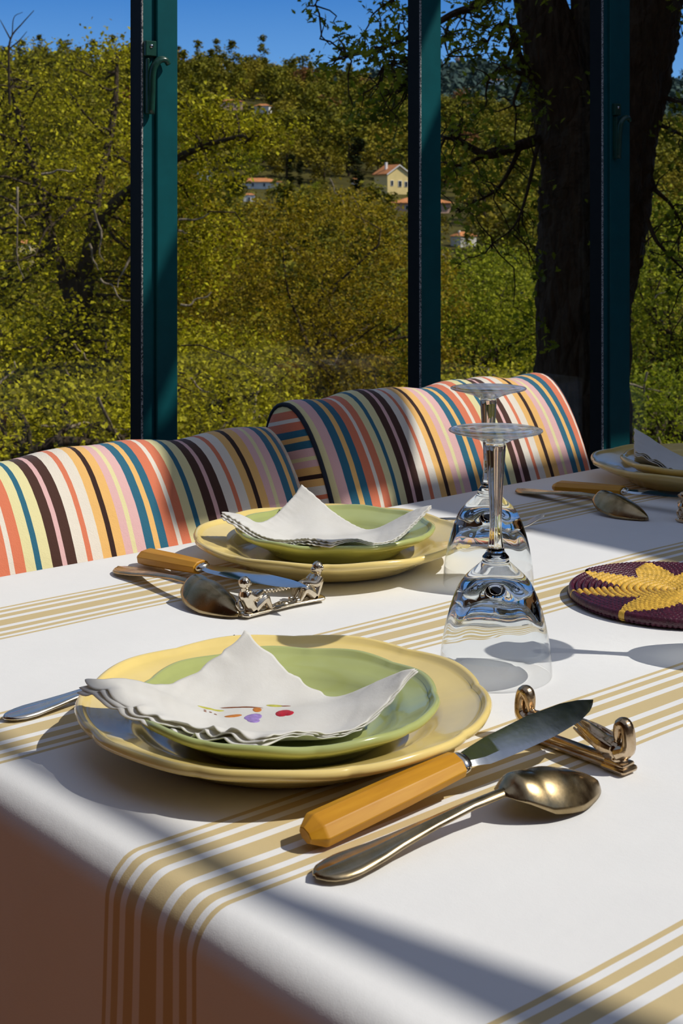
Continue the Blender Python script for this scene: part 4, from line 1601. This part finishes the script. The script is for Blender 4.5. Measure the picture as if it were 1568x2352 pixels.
    # the 300 leaves that show largest are single parts, the rest one mass
    pxs = np.array([to_px(p_) for p_ in P])
    okk = (pxs[:, 0] > 0) & (pxs[:, 0] < 1568) & (pxs[:, 1] > 0) & (pxs[:, 1] < 900)
    order = np.argsort(np.where(okk, pxs[:, 2], 99))
    near, far_ = P[order[:300]], P[order[300:]]
    lm = []
    for q_ in range(4):
        v_, f_, rn_ = leaf_arrays(np.zeros((1, 3)), .031, r_, OAK_OUT, .25)
        me_ = arr_mesh('leaf', v_, f_, rn_)
        me_.materials.append(M['leaf_oak'])
        lm.append(me_)
    for q_, p_ in enumerate(near - B):
        o_ = link('leaf', lm[q_ % 4], None, root)
        o_.location = p_
        o_.rotation_euler = (r_.normal() * .5, r_.normal() * .5, r_.uniform(0, 6.28))
    link('leaves', leaf_mesh('leaves', far_ - B, .030, r_, OAK_OUT, .25), M['leaf_oak'], root)['kind'] = 'stuff'
    P2 = clumps(up_c, 60, .20, r_)
    link('shade_canopy_leaves', leaf_mesh('shade_canopy_leaves', P2 - B, .10, r_), M['leaf_oak'], root)['kind'] = 'stuff'


big_oak()


# ---- houses on the hillside
def wallm(name, c): return simple(name, c, .9, 0, .2, .08, 1.0)


M['h_yellow'] = wallm('yellow_render', (.86, .66, .28))
M['h_white'] = wallm('white_render', (.80, .76, .68))
M['h_grey'] = wallm('grey_blue_render', (.30, .38, .38))
M['h_pink'] = wallm('pink_render', (.70, .45, .33))
M['h_roof'] = simple('terracotta_roof', (.55, .22, .08), .85, 0, .2, .25, 2.0)
M['h_roof_dark'] = simple('brown_roof', (.20, .12, .09), .85, 0, .2, .25, 2.0)
M['h_glass'] = simple('dark_window', (.03, .035, .04), .2, 0, .5, .1, 2.0)
M['h_trim'] = wallm('white_verge', (.86, .82, .76))
HOUSES = []


def house(px, py, d, wpx, hpx, mats, label, yaw=0.0, gable=True, windows=(), depth=.8, chimney=True, roof_h=.32):
    """px,py: foot centre; wpx,hpx: apparent width and wall height at depth d"""
    if d < 600:      # walk along the sight line to where the slope meets it
        best = min(((abs(at(px, py, q).z - ground(at(px, py, q).x, at(px, py, q).y)), q) for q in np.linspace(max(60, d * .6), min(425, d * 1.6), 120)))
        d = float(best[1])
    s = d / FPX
    p = at(px, py, d)
    W, H_ = wpx * s, hpx * s
    root = empty('house', p, math.atan2(RGT.y, RGT.x) + yaw, label=label, cat='house')
    HOUSES.append((px - wpx / 2, px + wpx / 2, py - hpx * 1.4, py, d))
    D = W * depth
    bm_ = bmesh.new()
    box(bm_, -W / 2, W / 2, -D / 2, D / 2, -1.5, H_)
    from_bm('wall', bm_, mats[0], root)
    bm_ = bmesh.new()
    o = W * .06
    rh = W * roof_h
    if gable:    # ridge along depth: gable faces us
        pr = [(-W / 2 - o, H_ - rh * .12), (0, H_ + rh), (W / 2 + o, H_ - rh * .12), (W / 2 + o, H_ - rh * .12 - .1 * rh), (0, H_ + rh * .86), (-W / 2 - o, H_ - rh * .12 - .1 * rh)]
        a_ = [bm_.verts.new((x, -D / 2 - o, z)) for x, z in pr]
        b_ = [bm_.verts.new((x, D / 2 + o, z)) for x, z in pr]
        bm_.faces.new(a_)
        bm_.faces.new(b_[::-1])
        for k in range(6): bm_.faces.new((a_[k], b_[k], b_[(k + 1) % 6], a_[(k + 1) % 6]))
        rf = from_bm('roof', bm_, mats[1], root)
        bm_ = bmesh.new()
        g_ = [bm_.verts.new(v) for v in ((-W / 2, -D / 2 + .01, H_ - .02), (W / 2, -D / 2 + .01, H_ - .02), (0, -D / 2 + .01, H_ + rh * .84), (-W / 2, D / 2 - .01, H_ - .02), (W / 2, D / 2 - .01, H_ - .02), (0, D / 2 - .01, H_ + rh * .84))]
        bm_.faces.new(g_[:3])
        bm_.faces.new(g_[3:])
        bm_.faces.new((g_[0], g_[1], g_[4], g_[3]))
        bm_.faces.new((g_[1], g_[2], g_[5], g_[4]))
        bm_.faces.new((g_[0], g_[2], g_[5], g_[3]))
        from_bm('gable', bm_, mats[0], root)
        for sg in (-1, 1):
            bm_ = bmesh.new()
            th = rh * .13
            v_ = [bm_.verts.new(q) for q in ((sg * (W / 2 + o), -D / 2 - o - .05, H_ - rh * .14), (0, -D / 2 - o - .05, H_ + rh * .98), (0, -D / 2 - o - .05, H_ + rh * .98 - th), (sg * (W / 2 + o), -D / 2 - o - .05, H_ - rh * .14 - th),
                                           (sg * (W / 2 + o), -D / 2 - o + .1, H_ - rh * .14), (0, -D / 2 - o + .1, H_ + rh * .98), (0, -D / 2 - o + .1, H_ + rh * .98 - th), (sg * (W / 2 + o), -D / 2 - o + .1, H_ - rh * .14 - th))]
            for f in ((0, 1, 2, 3), (4, 5, 6, 7), (0, 1, 5, 4), (3, 2, 6, 7), (0, 3, 7, 4), (1, 2, 6, 5)): bm_.faces.new([v_[i] for i in f])
            from_bm('verge_board', bm_, M['h_trim'], rf)
    else:        # hipped roof
        a_ = [bm_.verts.new(v) for v in ((-W / 2 - o, -D / 2 - o, H_), (W / 2 + o, -D / 2 - o, H_), (W / 2 + o, D / 2 + o, H_), (-W / 2 - o, D / 2 + o, H_), (-W * .22, 0, H_ + rh), (W * .22, 0, H_ + rh))]
        for f in ((0, 1, 5, 4), (1, 2, 5), (2, 3, 4, 5), (3, 0, 4), (0, 3, 2, 1)): bm_.faces.new([a_[i] for i in f])
        rf = from_bm('roof', bm_, mats[1], root)
    if chimney:
        bm_ = bmesh.new()
        box(bm_, -W * .30, -W * .22, -W * .04, W * .04, H_, H_ + rh * 1.25)
        from_bm('chimney', bm_, M['h_trim'], rf)
    for (fx, fz, fw, fh) in windows:
        bm_ = bmesh.new()
        box(bm_, (fx - fw / 2) * W, (fx + fw / 2) * W, -D / 2 - .06, -D / 2 + .02, fz * H_, (fz + fh) * H_)
        wn_ = from_bm('window', bm_, M['h_trim'], root)
        bm_ = bmesh.new()
        box(bm_, (fx - fw * .36) * W, (fx + fw * .36) * W, -D / 2 - .09, -D / 2 - .03, (fz + fh * .08) * H_, (fz + fh * .92) * H_)
        from_bm('pane', bm_, M['h_glass'], wn_)
    return root


house(900, 440, 175, 62, 42, (M['h_yellow'], M['h_roof']), 'yellow gabled house with white verge boards left of the middle window post', .55, True, [(0.05, .25, .16, .34), (.32, .25, .14, .30), (-.3, .3, .12, .3)], .9)
house(958, 440, 178, 56, 24, (M['h_yellow'], M['h_roof']), 'low yellow wing of the hillside house behind the middle post', .2, False, [(-.2, .3, .14, .45), (.1, .3, .14, .45)], .7, False, .2)
house(965, 486, 150, 130, 20, (M['h_pink'], M['h_roof']), 'long low terracotta-roofed house below the yellow house', .25, False, [(-.3, .2, .07, .5), (0, .2, .07, .5), (.3, .2, .07, .5)], .35, False, .10)
house(1064, 566, 95, 46, 24, (M['h_white'], M['h_roof']), 'small white house with a tiled hip roof right of the middle post', .6, False, [(-.1, .25, .18, .45)], .8, True, .22)
house(528, 250, 300, 54, 16, (M['h_pink'], M['h_roof']), 'orange-roofed house high in the wood, nearest the left post', .2, False, [(-.25, .2, .10, .5), (.2, .2, .10, .5)], .6, False, .10)
house(604, 262, 300, 34, 18, (M['h_white'], M['h_roof']), 'small orange-roofed house high in the wood, right of its neighbour', -.2, False, [(.2, .2, .16, .5)], .8, False, .16)
house(468, 415, 140, 34, 22, (M['h_grey'], M['h_roof_dark']), 'grey-blue cottage beside the left window post', .2, True, [(.1, .2, .2, .5)], .8, True, .28)
house(590, 432, 170, 104, 14, (M['h_white'], M['h_roof']), 'long low building with a terracotta roof among the trees', .1, False, [(-.35, .2, .06, .6), (-.1, .2, .06, .6), (.15, .2, .06, .6)], .4, False, .09)
house(572, 462, 120, 26, 14, (M['h_white'], M['h_roof']), 'tiny white pump house below the long terracotta roof', .1, False, [(.0, .1, .2, .6)], .8, False, .16)
house(62, 585, 70, 40, 26, (M['h_yellow'], M['h_roof']), 'pale yellow house corner showing through the left oak', .2, False, [(.1, .3, .2, .4)], .8, False, .2)
house(1140, 192, 1500, 34, 8, (M['h_white'], M['h_roof']), 'white building far away on the blue hill slope', 0, False, [(-.2, .2, .1, .5), (.2, .2, .1, .5)], .5, False, .06)
house(815, 436, 185, 14, 24, (M['h_white'], M['h_roof']), 'narrow white house edge beside the dark cypress', .3, False, [(0, .4, .4, .3)], .8, False, .3)

CYPRESS = []
for px, pyb, d0, hpx, lab in ((822, 445, 170, 135, 'tall dark cypress standing left of the yellow house'), (668, 430, 200, 80, 'slim cypress above the long terracotta roof'), (690, 428, 203, 62, 'smaller slim cypress next to the taller one above the terracotta roof')):
    d = float(min((abs(at(px, pyb, q).z - ground(at(px, pyb, q).x, at(px, pyb, q).y)), q) for q in np.linspace(90, 300, 150))[1])
    CYPRESS.append((px, pyb, d, hpx, lab))
    HOUSES.append((px - 7, px + 7, pyb - hpx, pyb - hpx * .25, d))

# watchtower on the far ridge
p = at(1053, 152, 1900)
tw = empty('watchtower', p, 0, label='small square stone tower on the far blue ridge', cat='tower')
bm = bmesh.new()
box(bm, -3, 3, -3, 3, -20, 8)
from_bm('shaft', bm, M['h_pink'], tw)
bm = bmesh.new()
box(bm, -3.6, 3.6, -3.6, 3.6, 8, 11)
from_bm('parapet', bm, M['h_pink'], tw)


# ---- the wooded hillside: tree kinds, then individuals
def far_kind(kind, seed, lod=1.0):
    r_ = np.random.default_rng(seed)
    if kind == 'pine':
        cs = np.concatenate([ellipsoid_pts((0, 0, 4.3), (2.9, 2.9, 3.0), 18, r_, .6), ellipsoid_pts((0, 0, 6.6), (1.7, 1.7, 1.4), 8, r_, .6)])
        P = clumps(cs, int(46 * lod), .55, r_)
        s, tr = .50, 4.5
    elif kind == 'oak':
        cs = ellipsoid_pts((0, 0, 3.4), (3.1, 3.1, 2.6), 26, r_, .65)
        P = clumps(cs, int(42 * lod), .5, r_)
        s, tr = .46, 3.5
    elif kind == 'tall':
        zz = r_.uniform(2, 10.5, 26)
        rr = (11.2 - zz) * .21
        a_ = r_.uniform(0, 2 * PI, 26)
        cs = np.stack([np.cos(a_) * rr, np.sin(a_) * rr, zz], 1)
        P = clumps(cs, int(42 * lod), .42, r_)
        s, tr = .45, 5.0
    else:   # cypress
        zz = r_.uniform(.6, 11.0, 40)
        rr = .72 * np.clip(np.sin(PI * np.clip(zz / 12.0, 0, 1)) ** .6, 0, 1) * np.sqrt(r_.uniform(.2, 1, 40))
        a_ = r_.uniform(0, 2 * PI, 40)
        cs = np.stack([np.cos(a_) * rr, np.sin(a_) * rr, zz], 1)
        P = clumps(cs, 70, .24, r_)
        s, tr = .34, 1.5
    V, F, rnd = leaf_arrays(P, s / lod ** .5, r_, QUAD_OUT, .5)
    tv, tf = sweep([(0, 0, -2.5), (.05, 0, tr * .5), (0, .05, tr)], [.22, .17, .10], 6)
    tv = np.array([tuple(v) for v in tv])
    VV_ = np.concatenate([V, tv])
    FF_ = np.concatenate([F, np.array(tf) + len(V)])
    rr_ = np.concatenate([rnd, np.zeros(len(tv))])
    mi = np.concatenate([np.zeros(len(F)), np.ones(len(tf))])
    return VV_, FF_, rr_, mi


KINDS = {}
for kd, mt in (('pine', 'leaf_pine'), ('oak', 'leaf_olive'), ('tall', 'leaf_pine'), ('cypress', 'leaf_cyp'), ('rust', 'leaf_rust'), ('fresh', 'leaf_fresh')):
    for v in range(2):
        A = far_kind({'rust': 'pine', 'fresh': 'oak'}.get(kd, kd), 100 + 7 * len(KINDS))
        me = arr_mesh(kd + '_tree', *A)
        me.materials.append(M[mt])
        me.materials.append(M['bark_mid'])
        KINDS[(kd, v)] = (me, far_kind({'rust': 'pine', 'fresh': 'oak'}.get(kd, kd), 100 + 7 * len(KINDS), .5))

LAB = {'pine': ('hill_pine', 'round-crowned green pine in the wood on the far hillside'), 'oak': ('hill_oak', 'broad olive-green oak in the wood on the far hillside'), 'tall': ('hill_conifer', 'pointed dark conifer in the wood on the far hillside'),
       'cypress': ('cypress_tree', ''), 'rust': ('dry_pine', 'rust-brown dry pine in the wood on the far hillside'), 'fresh': ('hill_oak', 'fresh green oak among the hillside houses')}


KWORD = {'pine': 'round green pine', 'oak': 'broad olive-green oak', 'tall': 'pointed conifer', 'rust': 'rusty dry pine', 'fresh': 'fresh green oak', 'cypress': 'cypress'}


def far_tree(kind, v, p, sc, rz, label=None):
    me, _ = KINDS[(kind, v)]
    o = link(LAB[kind][0], me)
    o.location = p
    o.rotation_euler = (0, 0, rz)
    o.scale = (sc[0], sc[0], sc[1])
    if not label:
        px_, py_, d_ = to_px(p)
        side = 'left of the left window post' if px_ < 310 else 'hidden by the left window post' if px_ < 410 else 'between the posts, left of the cypress' if px_ < 640 else 'between the posts, round the cypress' if px_ < 860 else 'behind the middle post and yellow house' if px_ < 1013 else 'right of the middle post' if px_ < 1230 else 'behind the dark trunk' if px_ < 1490 else 'right of the dark trunk'
        lev = 'lowest on' if d_ < 120 else 'low on' if d_ < 190 else 'halfway up' if d_ < 260 else 'high on'
        size = 'small' if sc[1] < .78 else 'big' if sc[1] > 1.0 else 'middling'
        label = '%s %s %s the hillside, %s' % (size, KWORD[kind], lev, side)
    tag(o, label, 'tree', 'trees on the wooded hillside')
    return o


r_ = np.random.default_rng(404)
cand = []
d = 62.0
while d < 425:
    step = 4.9 + d * .0045
    half = .30 * d + 4
    nlat = int(2 * half / step)
    for j in range(nlat):
        s = -half + (j + r_.uniform(-.35, .35)) * step
        dd = d + r_.uniform(-.4, .4) * step
        cand.append((dd, s))
    d += step * (.95 if d < 150 else 1.0)
trees = []
for dd, s in cand:
    p = EYE + FWD * dd + RGT * s
    z = ground(p.x, p.y)
    px, pyb, _ = to_px((p.x, p.y, z))
    k = FPX / dd
    sc = r_.uniform(.65, 1.15) * (1.0 if dd > 130 else .8)
    pyt = to_px((p.x, p.y, z + 8.2 * sc))[1]
    bad = False
    for (x0, x1, y0, y1, hd) in HOUSES:
        if dd < hd + 6 and px + 2.9 * sc * k > x0 and px - 2.9 * sc * k < x1 and pyt < y1 - 6 and hd < 600:
            room = (to_px((p.x, p.y, z))[1] - (y1 - 5)) / k / 8.2
            if room < .22 or dd > hd - 4: bad = True
            else: sc = min(sc, room)
    if bad: continue
    u = r_.uniform()
    n_ = math.sin(p.x * .021 + 2) * math.sin(p.y * .017)
    kind = 'pine' if u < .42 + n_ * .25 else ('oak' if u < .80 else ('tall' if u < .93 else ('fresh' if dd < 240 else 'rust' if u > .985 else 'pine')))
    trees.append((dd, px, kind, int(r_.integers(2)), (p.x, p.y, z), (sc * r_.uniform(.85, 1.2), sc), r_.uniform(0, 6.28)))
vis = [t for t in trees if -40 < t[1] < 1610]
rest = [t for t in trees if not (-40 < t[1] < 1610)]
vis.sort(key=lambda t: t[0])
for t in vis[:290]:
    far_tree(t[2], t[3], t[4], t[5], t[6])
acc = {}
for t in vis[290:] + rest:
    acc.setdefault('far', []).append(t)
VV_, FF_, RR_, MI_ = [], [], [], []
o_ = 0
for t in acc['far']:
    V, F, rn, mi = KINDS[(t[2], t[3])][1]
    c_, s_ = math.cos(t[6]), math.sin(t[6])
    keep = slice(None)
    Q = V * np.array([t[5][0], t[5][0], t[5][1]])
    Q = np.stack([Q[:, 0] * c_ - Q[:, 1] * s_, Q[:, 0] * s_ + Q[:, 1] * c_, Q[:, 2]], 1) + np.array(t[4])
    VV_.append(Q)
    FF_.append(F + o_)
    RR_.append(rn)
    slot = {'pine': 0, 'oak': 1, 'tall': 0, 'cypress': 0, 'rust': 2, 'fresh': 1}[t[2]]
    MI_.append(np.where(mi > .5, 3, slot))
    o_ += len(V)
me = arr_mesh('hillside_wood', np.concatenate(VV_), np.concatenate(FF_), np.concatenate(RR_), np.concatenate(MI_))
for k in ('leaf_pine', 'leaf_olive', 'leaf_rust', 'bark_mid'): me.materials.append(M[k])
tag(link('hillside_wood', me), 'distant mixed wood covering the upper part of the far hillside', 'wood', kind='stuff')
print('TREES', len(trees), len(vis), len(acc['far']))

for px, pyb, d, hpx, lab in CYPRESS:
    p = at(px, pyb, d)
    h = hpx / FPX * d / 11.6
    far_tree('cypress', 0, (p.x, p.y, p.z), (h * (1.9 if px == 822 else 1.8), h), .3, lab)

# ---- the blue ridge beyond
def ridge(name, d, prof, depth, mat, label, seed, tree_h):
    r_ = np.random.default_rng(seed)
    xs = np.linspace(prof[0][0], prof[-1][0], 260)
    tops = np.interp(xs, [p_[0] for p_ in prof], [p_[1] for p_ in prof])
    rows = []
    for k in range(10):
        f = k / 9
        dd = d - depth * (1 - f)
        row = []
        for x_, t_ in zip(xs, tops):
            q = at(x_, t_, d)
            h_top = q.z
            g = EYE + FWD * dd + RGT * ((x_ - 784) / FPX * d)
            zz = -20 + (h_top + 20) * f ** .8
            row.append((g.x, g.y, zz + r_.normal() * tree_h * .3))
        rows.append(row)
    back = [(q[0] + FWD.x * 300, q[1] + FWD.y * 300, q[2] - 80) for q in rows[-1]]
    rows.append(back)
    A = np.array(rows)
    n, m = A.shape[:2]
    idx_ = np.arange(n * m).reshape(n, m)
    f_ = np.stack([idx_[:-1, :-1], idx_[:-1, 1:], idx_[1:, 1:], idx_[1:, :-1]], -1).reshape(-1, 4)
    o = link(name, arr_mesh(name, A.reshape(-1, 3), f_), mat, None, True)
    o['kind'] = 'structure'
    # its wood
    cs = []
    for _ in range(5200):
        i = r_.uniform(0, n - 2)
        j = r_.uniform(0, m - 2)
        a_, b_ = int(i), int(j)
        q = A[a_, b_] * (1 - (i - a_)) + A[a_ + 1, b_] * (i - a_)
        cs.append(q + np.array([0, 0, tree_h * .4]))
    P = clumps(np.array(cs), 9, tree_h * .42, r_)
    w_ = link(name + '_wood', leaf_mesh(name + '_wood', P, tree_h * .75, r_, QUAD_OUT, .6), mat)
    tag(w_, label, 'wood', kind='stuff')


M['leaf_haze2'] = M['leaf_haze']
ridge('ground_ridge', 1900, [(300, 190), (860, 172), (940, 165), (1000, 152), (1060, 146), (1130, 146), (1200, 150), (1300, 172), (1450, 195), (1568, 195), (1900, 190), (2300, 200)], 900, M['leaf_haze'], 'hazy blue-green wood on the distant ridge', 9, 11)
